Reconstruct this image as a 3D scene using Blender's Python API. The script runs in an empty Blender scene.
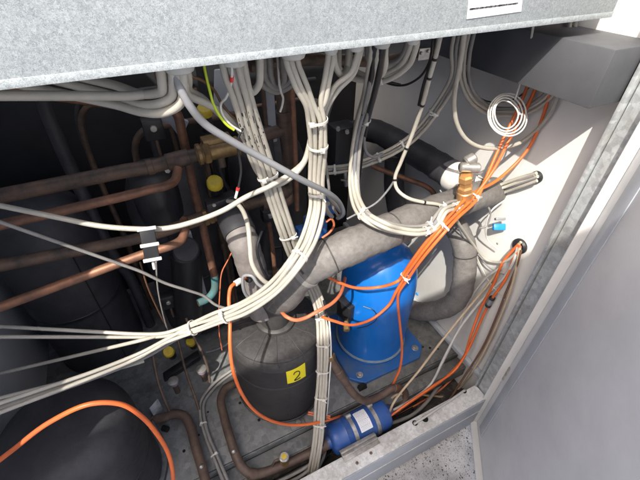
import bpy, bmesh, math, random
from mathutils import Vector, Matrix
random.seed(7)
C = bpy.context.scene.collection
SC = bpy.context.scene
rad = math.radians
# ------------------------------------------------------------------ camera geometry (world: X along the cabinet front, Y into it, Z up)
F = 378.0; H = 1.10; PITCH = rad(39.3); AZ = rad(63); ROLL = rad(1.1)
Fh = Vector((math.cos(AZ), math.sin(AZ), 0)); R0 = Vector((math.sin(AZ), -math.cos(AZ), 0)); Zu = Vector((0,0,1))
FW = Fh*math.cos(PITCH) - Zu*math.sin(PITCH)
U0 = Fh*math.sin(PITCH) + Zu*math.cos(PITCH)
RT = R0*math.cos(ROLL) - U0*math.sin(ROLL)*-1
RT = (R0*math.cos(ROLL) + U0*math.sin(ROLL)).normalized()
UP = RT.cross(FW).normalized()
CAM = Vector((0,0,H))
def ray(px, py): return RT*(px-320)/F - UP*(py-240)/F + FW
def P(px, py, Y=None, Z=None, X=None):
    d = ray(px, py)
    if Y is not None: s = Y/d.y
    elif X is not None: s = X/d.x
    else: s = (Z-H)/d.z
    return CAM + d*s
def PP(pts, mode='Y'):
    out = []
    for p in pts:
        if isinstance(p, Vector): out.append(p); continue
        m = p[3] if len(p) > 3 else mode
        q = P(p[0], p[1], **{m: p[2]})
        if m != 'X' and q.x > .757: q = CAM + (q-CAM)*(.757/q.x)
        out.append(q)
    return out
# ------------------------------------------------------------------ materials
def mat(name, base, rough=0.5, metal=0.0, var=0.0, scale=30, c2=None, bump=0.0, bscale=80, spec=0.5, coat=0, lo=.35, hi=.65, det=5):
    m = bpy.data.materials.new(name); m.use_nodes = True
    nt = m.node_tree; b = nt.nodes['Principled BSDF']
    b.inputs['Roughness'].default_value = rough; b.inputs['Metallic'].default_value = metal
    b.inputs['Specular IOR Level'].default_value = spec
    if coat: b.inputs['Coat Weight'].default_value = coat; b.inputs['Coat Roughness'].default_value = .15
    tc = nt.nodes.new('ShaderNodeTexCoord')
    if c2 is None:
        c2 = tuple(max(0, c*(1-var)) for c in base)
    n = nt.nodes.new('ShaderNodeTexNoise'); n.inputs['Scale'].default_value = scale; n.inputs['Detail'].default_value = det
    n.inputs['Roughness'].default_value = .65
    r = nt.nodes.new('ShaderNodeValToRGB')
    r.color_ramp.elements[0].position = lo; r.color_ramp.elements[0].color = (*c2, 1)
    r.color_ramp.elements[1].position = hi; r.color_ramp.elements[1].color = (*base, 1)
    nt.links.new(tc.outputs['Object'], n.inputs['Vector']); nt.links.new(n.outputs['Fac'], r.inputs['Fac'])
    nt.links.new(r.outputs['Color'], b.inputs['Base Color'])
    rr = nt.nodes.new('ShaderNodeMapRange'); rr.inputs['To Min'].default_value = min(1, rough*1.25); rr.inputs['To Max'].default_value = rough*.85
    nt.links.new(n.outputs['Fac'], rr.inputs['Value']); nt.links.new(rr.outputs['Result'], b.inputs['Roughness'])
    if bump:
        n2 = nt.nodes.new('ShaderNodeTexNoise'); n2.inputs['Scale'].default_value = bscale; n2.inputs['Detail'].default_value = 4
        bp = nt.nodes.new('ShaderNodeBump'); bp.inputs['Strength'].default_value = bump; bp.inputs['Distance'].default_value = .004
        nt.links.new(tc.outputs['Object'], n2.inputs['Vector']); nt.links.new(n2.outputs['Fac'], bp.inputs['Height']); nt.links.new(bp.outputs['Normal'], b.inputs['Normal'])
    return m
def spangle(name, c1, c2, scale=130, dirt=(.2,.18,.15), dirtamt=.0, rough=.45, metal=.35):
    m = bpy.data.materials.new(name); m.use_nodes = True
    nt = m.node_tree; L = nt.links; b = nt.nodes['Principled BSDF']
    b.inputs['Metallic'].default_value = metal; b.inputs['Roughness'].default_value = rough
    tc = nt.nodes.new('ShaderNodeTexCoord')
    v = nt.nodes.new('ShaderNodeTexVoronoi'); v.inputs['Scale'].default_value = scale; v.inputs['Randomness'].default_value = 1
    dn = nt.nodes.new('ShaderNodeTexNoise'); dn.inputs['Scale'].default_value = scale*1.2; dn.inputs['Detail'].default_value = 3
    mx0 = nt.nodes.new('ShaderNodeMix'); mx0.data_type = 'RGBA'; mx0.inputs['Factor'].default_value = .012
    L.new(tc.outputs['Object'], dn.inputs['Vector']); L.new(tc.outputs['Object'], mx0.inputs['A']); L.new(dn.outputs['Color'], mx0.inputs['B'])
    L.new(mx0.outputs['Result'], v.inputs['Vector'])
    sep = nt.nodes.new('ShaderNodeSeparateColor'); L.new(v.outputs['Color'], sep.inputs['Color'])
    n = nt.nodes.new('ShaderNodeTexNoise'); n.inputs['Scale'].default_value = scale*.7; n.inputs['Detail'].default_value = 6; n.inputs['Roughness'].default_value = .8
    L.new(tc.outputs['Object'], n.inputs['Vector'])
    ma = nt.nodes.new('ShaderNodeMath'); ma.operation = 'MULTIPLY_ADD'; ma.inputs[1].default_value = .45
    L.new(sep.outputs['Red'], ma.inputs[0]); L.new(n.outputs['Fac'], ma.inputs[2])
    mr = nt.nodes.new('ShaderNodeMapRange'); mr.inputs['From Min'].default_value = .45; mr.inputs['From Max'].default_value = 1.0
    L.new(ma.outputs[0], mr.inputs['Value'])
    mx = nt.nodes.new('ShaderNodeMix'); mx.data_type = 'RGBA'
    mx.inputs['A'].default_value = (*c1, 1); mx.inputs['B'].default_value = (*c2, 1)
    L.new(mr.outputs['Result'], mx.inputs['Factor'])
    big = nt.nodes.new('ShaderNodeTexNoise'); big.inputs['Scale'].default_value = 9; big.inputs['Detail'].default_value = 8; big.inputs['Roughness'].default_value = .7
    L.new(tc.outputs['Object'], big.inputs['Vector'])
    rp = nt.nodes.new('ShaderNodeMapRange'); rp.inputs['From Min'].default_value = .5; rp.inputs['From Max'].default_value = .72; rp.inputs['To Max'].default_value = dirtamt
    L.new(big.outputs['Fac'], rp.inputs['Value'])
    mx2 = nt.nodes.new('ShaderNodeMix'); mx2.data_type = 'RGBA'; mx2.inputs['B'].default_value = (*dirt, 1)
    L.new(mx.outputs['Result'], mx2.inputs['A']); L.new(rp.outputs['Result'], mx2.inputs['Factor'])
    L.new(mx2.outputs['Result'], b.inputs['Base Color'])
    rr = nt.nodes.new('ShaderNodeMapRange'); rr.inputs['To Min'].default_value = rough*1.2; rr.inputs['To Max'].default_value = rough*.75
    L.new(sep.outputs['Green'], rr.inputs['Value']); L.new(rr.outputs['Result'], b.inputs['Roughness'])
    return m
M = {}
M['fascia'] = spangle('galvanised_fascia', (.22,.25,.265), (.50,.545,.56), 560, (.27,.30,.31), .35, .5, .15)
M['galv'] = spangle('galvanised_steel', (.34,.36,.37), (.52,.55,.55), 90, (.25,.22,.18), .6, .45, .35)
M['galvdirty'] = spangle('dirty_galvanised_pan', (.115,.12,.12), (.20,.205,.20), 60, (.07,.062,.05), .85, .55, .15)
M['rail'] = spangle('weathered_rail', (.58,.59,.57), (.80,.80,.78), 160, (.25,.22,.18), .65, .55, .15)
M['white'] = mat('white_painted_panel', (.68,.67,.64), .4, var=.10, scale=6, bump=.03, bscale=300)
M['greyp'] = mat('grey_painted_steel', (.42,.45,.49), .4, var=.12, scale=10)
M['doorp'] = mat('door_inner_face', (.70,.71,.72), .42, var=.10, scale=7)
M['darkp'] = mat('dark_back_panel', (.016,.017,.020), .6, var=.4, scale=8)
M['black'] = mat('black_rubber_insulation', (.040,.040,.044), .55, c2=(.022,.022,.026), scale=14, bump=.25, bscale=60)
M['tank'] = mat('dusty_black_jacket', (.034,.032,.032), .60, c2=(.020,.020,.021), scale=11, bump=.3, bscale=35)
M['tanktop'] = mat('scuffed_tank_top', (.052,.048,.046), .65, c2=(.028,.027,.027), scale=70, bump=.35, bscale=90, lo=.42, hi=.78)
M['tape'] = mat('grey_wrap_tape', (.170,.160,.150), .6, c2=(.118,.110,.103), scale=90, bump=.5, bscale=40)
M['tapedark'] = mat('dark_wrap_tape', (.055,.052,.050), .5, var=.35, scale=40, bump=.3, bscale=60)
M['tapelight'] = mat('pale_wrap_tape', (.22,.20,.19), .6, c2=(.165,.15,.14), scale=70, bump=.3, bscale=45)
M['blue'] = mat('blue_enamel', (.005,.155,.56), .30, c2=(.004,.12,.46), scale=5, coat=.4, bump=.05, bscale=25)
M['bluedk'] = mat('dusty_blue_enamel', (.020,.105,.33), .42, c2=(.08,.13,.22), scale=22, lo=.3, hi=.55)
M['drier'] = mat('blue_drier_paint', (.022,.075,.27), .38, c2=(.07,.11,.22), scale=25, lo=.33, hi=.5)
M['cop'] = mat('copper_pipe', (.30,.145,.085), .52, .5, c2=(.13,.072,.05), scale=25)
M['copdk'] = mat('tarnished_copper', (.165,.105,.072), .55, .4, c2=(.065,.052,.044), scale=30, bump=.2)
M['copfloor'] = mat('dusty_copper', (.155,.105,.08), .55, .3, c2=(.085,.058,.046), scale=20, bump=.15)
M['brass'] = mat('old_brass', (.36,.24,.10), .42, .6, c2=(.16,.10,.05), scale=30)
M['brassbr'] = mat('bright_brass', (.62,.33,.12), .35, .6, c2=(.45,.26,.12), scale=30)
M['teal'] = mat('verdigris', (.03,.17,.18), .7, c2=(.09,.12,.11), scale=40)
M['wcab'] = mat('white_cable_sheath', (.43,.405,.345), .42, c2=(.34,.32,.275), scale=12)
M['gcab'] = mat('grey_cable_sheath', (.215,.22,.23), .4, var=.15, scale=12)
M['gcab2'] = mat('dusty_grey_cable', (.26,.25,.235), .5, var=.25, scale=16)
M['bcab'] = mat('black_cable_sheath', (.012,.012,.013), .4, var=.2, scale=12)
M['orange'] = mat('orange_cable_sheath', (.70,.145,.025), .42, c2=(.56,.12,.035), scale=12)
M['rorange'] = mat('faded_orange_tube', (.62,.17,.07), .45, c2=(.48,.14,.07), scale=12)
M['beige'] = mat('beige_cable_sheath', (.50,.40,.27), .45, var=.15, scale=12)
M['tie'] = mat('white_nylon', (.58,.57,.53), .4, var=.08)
M['gland'] = mat('light_grey_nylon', (.50,.50,.47), .45, var=.1)
M['yellow'] = mat('yellow_plastic', (.62,.45,.02), .4, c2=(.45,.32,.03), scale=60)
M['sticker'] = mat('yellow_sticker', (.80,.68,.01), .35, var=.05)
M['ink'] = mat('black_ink', (.01,.01,.01), .5)
M['paper'] = mat('white_paper', (.72,.73,.76), .45, var=.03)
M['bplastic'] = mat('black_plastic', (.018,.018,.020), .4, var=.3)
M['hole'] = mat('dark_hole', (.004,.004,.004), .9)
M['steel'] = mat('zinc_steel', (.50,.49,.46), .35, .7, c2=(.30,.28,.25), scale=60)
M['rust'] = mat('rusty_screw', (.23,.15,.12), .6, .3, c2=(.12,.07,.05), scale=200)
M['yg'] = mat('yellow_green_wire', (.50,.62,.03), .4)
M['brown'] = mat('brown_wire', (.13,.065,.035), .45)
M['red'] = mat('red_ferrule', (.60,.03,.03), .4)
M['purple'] = mat('mauve_plastic', (.25,.19,.24), .45)
M['bluepl'] = mat('bright_blue_plastic', (.01,.22,.70), .35)
M['weld'] = mat('grey_bead', (.22,.28,.33), .5, var=.2, scale=60)
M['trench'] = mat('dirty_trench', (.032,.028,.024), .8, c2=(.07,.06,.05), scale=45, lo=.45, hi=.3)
def tank_seam(): pass
# ground material: pale concrete slab with dark speckles
def ground_mat():
    m = bpy.data.materials.new('speckled_slab'); m.use_nodes = True
    nt = m.node_tree; L = nt.links; b = nt.nodes['Principled BSDF']; b.inputs['Roughness'].default_value = .85
    tc = nt.nodes.new('ShaderNodeTexCoord')
    wn = nt.nodes.new('ShaderNodeTexNoise'); wn.inputs['Scale'].default_value = 260; wn.inputs['Detail'].default_value = 3; L.new(tc.outputs['Object'], wn.inputs['Vector'])
    wa = nt.nodes.new('ShaderNodeVectorMath'); wa.operation = 'MULTIPLY_ADD'; wa.inputs[1].default_value = (.011,.011,.011); L.new(wn.outputs['Color'], wa.inputs[0]); L.new(tc.outputs['Object'], wa.inputs[2])
    def spots(sc, size, gatev):
        v = nt.nodes.new('ShaderNodeTexVoronoi'); v.inputs['Scale'].default_value = sc; L.new(wa.outputs[0], v.inputs['Vector'])
        sp = nt.nodes.new('ShaderNodeSeparateColor'); L.new(v.outputs['Color'], sp.inputs['Color'])
        thr = nt.nodes.new('ShaderNodeMath'); thr.operation = 'MULTIPLY'; thr.inputs[1].default_value = size; L.new(sp.outputs['Red'], thr.inputs[0])
        lt = nt.nodes.new('ShaderNodeMath'); lt.operation = 'LESS_THAN'; L.new(v.outputs['Distance'], lt.inputs[0]); L.new(thr.outputs[0], lt.inputs[1])
        gate = nt.nodes.new('ShaderNodeMath'); gate.operation = 'GREATER_THAN'; gate.inputs[1].default_value = gatev; L.new(sp.outputs['Green'], gate.inputs[0])
        m_ = nt.nodes.new('ShaderNodeMath'); m_.operation = 'MULTIPLY'; L.new(lt.outputs[0], m_.inputs[0]); L.new(gate.outputs[0], m_.inputs[1]); return m_
    s1 = spots(170, .5, .6); s2 = spots(430, .55, .5)
    mul = nt.nodes.new('ShaderNodeMath'); mul.operation = 'MAXIMUM'; L.new(s1.outputs[0], mul.inputs[0]); L.new(s2.outputs[0], mul.inputs[1])
    n = nt.nodes.new('ShaderNodeTexNoise'); n.inputs['Scale'].default_value = 14; n.inputs['Detail'].default_value = 8; L.new(tc.outputs['Object'], n.inputs['Vector'])
    r = nt.nodes.new('ShaderNodeValToRGB'); r.color_ramp.elements[0].position = .35; r.color_ramp.elements[0].color = (.36,.355,.35,1)
    r.color_ramp.elements[1].position = .62; r.color_ramp.elements[1].color = (.60,.59,.575,1); L.new(n.outputs['Fac'], r.inputs['Fac'])
    mx = nt.nodes.new('ShaderNodeMix'); mx.data_type = 'RGBA'; mx.inputs['B'].default_value = (.07,.065,.065,1)
    L.new(mul.outputs[0], mx.inputs['Factor']); L.new(r.outputs['Color'], mx.inputs['A']); L.new(mx.outputs['Result'], b.inputs['Base Color'])
    bp = nt.nodes.new('ShaderNodeBump'); bp.inputs['Strength'].default_value = .5; bp.inputs['Distance'].default_value = .003
    L.new(n.outputs['Fac'], bp.inputs['Height']); L.new(bp.outputs['Normal'], b.inputs['Normal'])
    return m
M['ground'] = ground_mat()
# ------------------------------------------------------------------ object helpers
ORG = {}
def thing(name, label, cat, loc, group=None):
    o = bpy.data.objects.new(name, None); C.objects.link(o); o.location = loc; o.empty_display_size = .02
    o['label'] = label; o['category'] = cat
    if group: o['group'] = group
    ORG[o.name] = Vector(loc); return o
def tag(o, label, cat, group=None):
    o['label'] = label; o['category'] = cat
    if group: o['group'] = group
    return o
def link(name, verts, faces, m, parent=None, smooth=True, loc=None):
    verts = [Vector(v) for v in verts]
    if parent is not None: off = ORG[parent.name]
    else:
        if loc is None:
            zmin = min(v.z for v in verts); k = [v for v in verts if v.z < zmin+.005]
            loc = sum(k, Vector())/len(k)
        off = Vector(loc)
    me = bpy.data.meshes.new(name); me.from_pydata([tuple(v-off) for v in verts], [], faces); me.update()
    bm = bmesh.new(); bm.from_mesh(me); bmesh.ops.recalc_face_normals(bm, faces=bm.faces); bm.to_mesh(me); bm.free()
    me.materials.append(m)
    for p in me.polygons: p.use_smooth = smooth
    if smooth:
        try: me.set_sharp_from_angle(angle=rad(40))
        except Exception: pass
    o = bpy.data.objects.new(name, me); C.objects.link(o)
    if parent is not None: o.parent = parent
    else: o.location = off
    ORG[o.name] = off
    return o
class G:
    def __init__(s): s.v = []; s.f = []
    def add(s, v, f):
        n = len(s.v); s.v += [Vector(x) for x in v]; s.f += [tuple(i+n for i in q) for q in f]; return s
    def box(s, lo, hi, bev=0.0015, rot=None, cen=None):
        bm = bmesh.new(); bmesh.ops.create_cube(bm, size=1)
        lo = Vector(lo); hi = Vector(hi); c = (lo+hi)/2; d = hi-lo
        for v in bm.verts: v.co = Vector((v.co.x*d.x, v.co.y*d.y, v.co.z*d.z))
        b = min(bev, min(d)*.4)
        if b > 0: bmesh.ops.bevel(bm, geom=list(bm.edges), offset=b, segments=2, affect='EDGES', profile=.5)
        for v in bm.verts:
            if rot: v.co = rot @ v.co
            v.co += (cen if cen is not None else c)
        bm.verts.index_update()
        s.add([v.co.copy() for v in bm.verts], [tuple(v.index for v in f.verts) for f in bm.faces]); bm.free(); return s
    def obox(s, cen, ax, ay, az, bev=.001):   # oriented box: half-axis vectors
        ax, ay, az = Vector(ax), Vector(ay), Vector(az)
        R = Matrix((ax.normalized(), ay.normalized(), az.normalized())).transposed()
        d = Vector((ax.length, ay.length, az.length))
        return s.box(-d, d, bev, rot=R, cen=Vector(cen))
    def tube(s, pts, r, n=10, cap=True):
        if not isinstance(r, (list, tuple)): r = [r]*len(pts)
        N = len(pts); T = []
        for i in range(N):
            a = pts[max(0,i-1)]; b = pts[min(N-1,i+1)]; t = (b-a)
            T.append(t.normalized() if t.length > 1e-9 else (T[-1] if T else Vector((0,0,1))))
        u = T[0].orthogonal().normalized(); vs = []; fs = []
        for i in range(N):
            u = (u - T[i]*u.dot(T[i])); u = u.normalized() if u.length > 1e-6 else T[i].orthogonal().normalized(); w = T[i].cross(u)
            for k in range(n):
                a = 2*math.pi*k/n; vs.append(pts[i] + (u*math.cos(a)+w*math.sin(a))*r[i])
        for i in range(N-1):
            for k in range(n):
                fs.append((i*n+k, i*n+(k+1)%n, (i+1)*n+(k+1)%n, (i+1)*n+k))
        if cap: fs.append(tuple(range(n-1,-1,-1))); fs.append(tuple((N-1)*n+k for k in range(n)))
        return s.add(vs, fs)
    def cyl(s, a, b, r, n=20, r2=None, bev=0):
        a = Vector(a); b = Vector(b); r2 = r if r2 is None else r2
        if bev:
            d = (b-a).normalized()*bev
            return s.tube([a, a+d*.01, a+d, b-d, b-d*.01, b], [r-bev, r-bev, r, r2, r2-bev, r2-bev], n)
        return s.tube([a, b], [r, r2], n)
    def lathe(s, c, prof, n=48, axis=None):
        c = Vector(c); az = Vector(axis).normalized() if axis else Vector((0,0,1)); u = az.orthogonal().normalized(); w = az.cross(u)
        vs = []; fs = []; N = len(prof)
        for (r, z) in prof:
            for k in range(n):
                a = 2*math.pi*k/n; vs.append(c + az*z + (u*math.cos(a)+w*math.sin(a))*max(r, 1e-5))
        for i in range(N-1):
            for k in range(n): fs.append((i*n+k, i*n+(k+1)%n, (i+1)*n+(k+1)%n, (i+1)*n+k))
        fs.append(tuple(range(n-1,-1,-1))); fs.append(tuple((N-1)*n+k for k in range(n)))
        return s.add(vs, fs)
    def sphere(s, c, r, sx=1, sy=1, sz=1, n=16):
        prof = []
        vs = []; fs = []; c = Vector(c); m = n//2
        for i in range(m+1):
            t = math.pi*i/m
            for k in range(n):
                a = 2*math.pi*k/n; vs.append(c+Vector((math.sin(t)*math.cos(a)*r*sx, math.sin(t)*math.sin(a)*r*sy, math.cos(t)*r*sz)))
        for i in range(m):
            for k in range(n): fs.append((i*n+k, i*n+(k+1)%n, (i+1)*n+(k+1)%n, (i+1)*n+k))
        return s.add(vs, fs)
    def out(s, name, m, parent=None, smooth=True, loc=None): return link(name, s.v, s.f, m, parent, smooth, loc)
def smooth(pts, k=8):
    if len(pts) < 3: return list(pts)
    p = [pts[0]*2-pts[1]] + list(pts) + [pts[-1]*2-pts[-2]]; out = []
    for i in range(1, len(p)-2):
        a, b, c, d = p[i-1], p[i], p[i+1], p[i+2]
        # centripetal-like catmull rom
        def tj(ti, x, y): return ti + max((y-x).length, 1e-5)**.5
        t0 = 0; t1 = tj(t0,a,b); t2 = tj(t1,b,c); t3 = tj(t2,c,d)
        for j in range(k):
            t = t1 + (t2-t1)*j/k
            A1 = a*((t1-t)/(t1-t0)) + b*((t-t0)/(t1-t0)); A2 = b*((t2-t)/(t2-t1)) + c*((t-t1)/(t2-t1)); A3 = c*((t3-t)/(t3-t2)) + d*((t-t2)/(t3-t2))
            B1 = A1*((t2-t)/(t2-t0)) + A2*((t-t0)/(t2-t0)); B2 = A2*((t3-t)/(t3-t1)) + A3*((t-t1)/(t3-t1))
            out.append(B1*((t2-t)/(t2-t1)) + B2*((t-t1)/(t2-t1)))
    out.append(pts[-1]); return out
def band(name, c, t, rw, rd, m, parent, w=.004, th=.0012, head=True, tail=True):
    """cable tie round a bundle: rw across the view, rd in depth"""
    t = t.normalized(); view = (Vector(c)-CAM).normalized(); side = t.cross(view).normalized(); dep = side.cross(t).normalized()
    g = G(); n = 20; ring = []
    for k in range(n):
        a = 2*math.pi*k/n; ring.append((math.cos(a), math.sin(a)))
    vs = []; fs = []
    for (rr, zz) in ((0,-w/2),(th,-w/2),(th,w/2),(0,w/2)):
        for (x, y) in ring: vs.append(Vector(c)+side*x*(rw+rr)+dep*y*(rd+rr)+t*zz)
    for i in range(4):
        for k in range(n): fs.append((i*n+k, i*n+(k+1)%n, ((i+1)%4)*n+(k+1)%n, ((i+1)%4)*n+k))
    g.add(vs, fs)
    if head:
        hs = random.choice((-1,1))*.5
        hc = Vector(c)+side*rw*hs-dep*(rd*.87+.002)*(1 if (dep.dot(view) > 0) else -1)
        g.obox(hc, side*.0036, dep*.0026, t*.0032, .0006)
        if tail:
            e = hc + side*random.uniform(-.01,.012)+t*random.uniform(-.006,.012)-view*.004
            g.tube([hc, (hc+e)/2+view*-.001, e], .0011, 5)
    return g.out(name, m, parent)
def cable(label, pts, r=.0042, m='wcab', cat='cable', name='cable', mode='Y', group=None, n=10, k=8):
    sp = lift_ends(extend_ends(smooth(PP(pts, mode), k)))
    o = G().tube(sp, r, n).out(name, M[m]); tag(o, label, cat, group); o_paths[o.name] = sp; return o
def lift_ends(sp):
    out = list(sp)
    for k, (p, q) in enumerate(((sp[0], sp[1]), (sp[-1], sp[-2]))):
        if p.z > ZE-.075 and p.z > q.z-.002 and .43 < p.y < .72:
            t = (p-q).normalized(); a = p+t*.006+Vector((0,0,.004)); b = Vector((a.x+t.x*.004, max(a.y, FY+.012), ZE+.0055))
            ex = [a.lerp(b, .5), b] if b.z > a.z+.004 else [b]
            ex = [a]+ex if b.z > a.z+.004 else ex
            out = (ex[::-1]+out) if k == 0 else (out+ex)
    return out
def extend_ends(sp):
    def one(p, q):
        d = (p-q).normalized(); c = p-CAM; x = 320+F*c.dot(RT)/c.dot(FW)
        if x < 132 and d.x < -.15: return p + d*((-.468-p.x)/d.x) if p.x > -.46 else None
        return None
    a = one(sp[0], sp[1]); b = one(sp[-1], sp[-2])
    if a is not None: sp = [a, (a+sp[0])/2]+sp
    if b is not None: sp = sp+[(b+sp[-1])/2, b]
    return sp
o_paths = {}
def near(path, px, py):
    best = None
    for i in range(len(path)-1):
        for j in range(4):
            p = path[i].lerp(path[i+1], j/4); d = p-CAM; z = d.dot(FW)
            x = 320+F*d.dot(RT)/z; y = 240-F*d.dot(UP)/z; e = (x-px)**2+(y-py)**2
            if best is None or e < best[0]: best = (e, p, (path[i+1]-path[i]).normalized())
    return best[1], best[2]
def offs(n, r):
    """packing of n cables: list of (side, depth) offsets"""
    s = r*2.02
    return {1:[(0,0)], 2:[(-.5*s,0),(.5*s,0)], 3:[(-s,0),(0,.15*s),(s,0)], 4:[(-1.4*s,0),(-.45*s,.1*s),(.5*s,0),(1.4*s,.2*s)],
            5:[(-1.5*s,0),(-.5*s,0),(.5*s,.1*s),(1.5*s,0),(0,.9*s)], 6:[(-1.5*s,0),(-.5*s,-.1*s),(.5*s,0),(1.5*s,.1*s),(-.9*s,.85*s),(.8*s,.9*s)]}[n]
def bundle(label, trunk, n, r, heads=None, tails=None, mats=None, ties=(), group=None, mode='Y', wob=.25, tw=1.0):
    tp = PP(trunk, mode); N = len(tp); res = []; of = offs(n, r)
    for i in range(n):
        pts = []
        for j in range(N):
            a = tp[max(0,j-1)]; b = tp[min(N-1,j+1)]; t = (b-a).normalized(); view = (tp[j]-CAM).normalized()
            side = t.cross(view).normalized(); dep = side.cross(t).normalized()
            if dep.dot(view) < 0: dep = -dep
            sx, sd = of[i]
            pts.append(tp[j]+side*(sx+random.uniform(-wob,wob)*r)*tw+dep*(sd+random.uniform(-wob,wob)*r))
        if heads and heads[i]: pts = PP(heads[i], mode)+pts
        if tails and tails[i]: pts = pts+PP(tails[i], mode)
        sp = lift_ends(extend_ends(smooth(pts, 7))); m = (mats[i] if mats else 'wcab')
        lb = label[i] if isinstance(label, list) else label
        o = G().tube(sp, r*(1 if m != 'thin' else .5), 10).out('cable', M[m]); tag(o, lb, 'cable', group); res.append(o); o_paths[o.name] = sp
    sm = smooth(tp, 8)
    for q in ties:
        p, t = near(sm, q[0], q[1]); ext = max(abs(a) for a,_ in of)*tw + r*1.15; de = max(abs(b) for _,b in of)+r*1.25
        view = (p-CAM).normalized(); band('cable_tie', p+view*(de-r*1.25)*.5, t, ext, de, M['tie'], res[0])
    return res
def pipe(label, pts, r, m, name='copper_pipe', cat='pipe', mode='Y', group=None, n=18, k=8):
    sp = extend_ends(smooth(PP(pts, mode), k)); o = G().tube(sp, r, n).out(name, M[m]); tag(o, label, cat, group); o_paths[o.name] = sp; return o
def collar(o, px, py, r, h, m, name='coupling', bev=.001):
    p, t = near(o_paths[o.name], px, py); return G().cyl(p-t*h/2, p+t*h/2, r, 20, bev=bev).out(name, M[m], o)
def hexnut(name, a, t, r, h, m, parent):
    t = t.normalized(); return G().lathe(a, [(r*.85,0),(r,h*.15),(r,h*.85),(r*.85,h)], 6, t).out(name, M[m], parent, smooth=False)

# ================================================================== SETTING
gv = [(-30,-30,-.175),(30,-30,-.175),(30,30,-.175),(-30,30,-.175)]
o = link('ground', gv, [(0,1,2,3)], M['ground'], smooth=False); o['kind'] = 'structure'
# block added behind the camera, unseen, to shade the foot of the cabinet
shade_blk = thing('shade_blocker', 'tall grey block added out of view to shade the foot of the open cabinet', 'shade blocker', (-1.5,-1.2,-.175))
G().box((-3.0,-1.9,-.06),(-.15,-.72,2.28), .004).out('housing', M['doorp'], shade_blk)  # main body of the unseen shade block
G().box((-2.95,-1.85,-.175),(-.2,-.77,-.062), .003).out('blocker_base', M['galv'], shade_blk)
# ================================================================== CABINET
XL, XR, YB = -.47, .775, 1.25
cab = thing('equipment_cabinet', 'galvanised equipment cabinet with its front open round pipes and compressors', 'cabinet', (-.1,.8,-.175))
g = G().box((XL,.462,-.004),(XR-.003,YB-.003,0), .001)
g.box((XL,.457,-.028),(XR-.003,.4605,.0), .001); g.box((XL,.418,-.032),(XR-.003,.4565,-.0285), .001); g.box((XL,.414,-.075),(XR-.003,.4175,-.029), .001)
pan = g.out('floor_pan', M['galvdirty'], cab)
for (x, y) in [(240,403),(247,405),(259,420),(199,435),(208,412),(201,417),(184,451),(353,379),(359,386),(366,385),(423,347),(430,348),(438,349)]:
    c = P(x, y, Z=.0006); G().cyl(c, c+Vector((0,0,.0008)), .0042 if x in (259,184,359,430,240) else .003, 14).out('punched_hole', M['hole'], pan)
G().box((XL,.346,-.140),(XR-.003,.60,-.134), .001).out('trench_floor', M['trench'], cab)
g = G().box((XL,.295,-.15),(.735,.343,0), .002); g.box((XL,.2915,-.075),(.735,.2945,-.070), .001)
rail = g.out('front_rail', M['rail'], cab)
G().box((XL,.2925,-.158),(.735,.2947,-.0035), .001).out('rail_face', M['greyp'], rail)
for (x, y, rr, mm) in [(357,463,.0042,'rust'),(371,453,.0042,'rust')]:
    c = P(x, y, Z=.001); gg = G().sphere(c, rr, 1, 1, .55); gg.out('screw', M[mm], rail)
for (x, y, rr) in [(415,423,.0080),(425,419,.0095),(464,391,.0080)]:
    c = P(x, y, Z=.0006); G().cyl(c, c+Vector((0,0,.0008)), rr, 16).out('punched_hole', M['hole'], rail)
G().box((XR,.30,-.15),(XR+.02,YB,1.6), .002).out('end_panel', M['white'], cab)
g = G().box((XR-.018,.345,.002),(XR-.0005,1.248,.020), .002)
g.out('end_flange', M['greyp'], cab)
M['duct'] = mat('dark_grey_duct', (.075,.078,.085), .5, var=.2, scale=12); g = G().box((.655,.347,.885),(XR-.0005,1.248,.972), .002); g.out('upper_shade_duct', M['duct'], cab)  # duct made deep so that it casts shade on the end wall
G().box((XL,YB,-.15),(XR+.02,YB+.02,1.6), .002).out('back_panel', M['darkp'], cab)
G().box((XL-.02,.30,-.15),(XL,YB+.02,1.6), .002).out('side_panel', M['doorp'], cab)
g = G().box((.737,.292,-.16),(.7735,.3345,1.6), .003); g.box((.728,.3365,.002),(.7735,.3440,1.59), .001)
post = g.out('corner_post', M['galv'], cab)
G().box((.741,.3348,.01),(.756,.3363,1.5), .0005).out('edge_seal', M['gcab2'], post)
# door, hinged on the post and swung half open
hx = Vector((.742,.286,0)); dd = Vector((-.62,-.79,0)).normalized(); dn = Vector((-dd.y, dd.x, 0));  dn = dn if dn.x < 0 else -dn
door = G().obox(hx+dd*.29+Vector((0,0,.72)), dd*.29, dn*.002, (0,0,.87), .001).out('door', M['doorp'], cab)
g = G(); g.obox(hx+dd*.29+dn*.013+Vector((0,0,-.146)), dd*.289, dn*.0105, (0,0,.0015)); g.obox(hx+dd*.0014+dn*.013+Vector((0,0,.72)), dd*.0014, dn*.0105, (0,0,.866))
g.out('door_flange', M['white'], door)
G().obox(hx+dd*.045+dn*.0035+Vector((0,0,.72)), dd*.016, dn*.0012, (0,0,.84), .0005).out('door_seal', M['greyp'], door)
for zz in (.12,.9):
    G().cyl(hx+Vector((-.002,-.004,zz)), hx+Vector((-.002,-.004,zz+.06)), .006, 12).out('hinge', M['steel'], cab)
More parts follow.
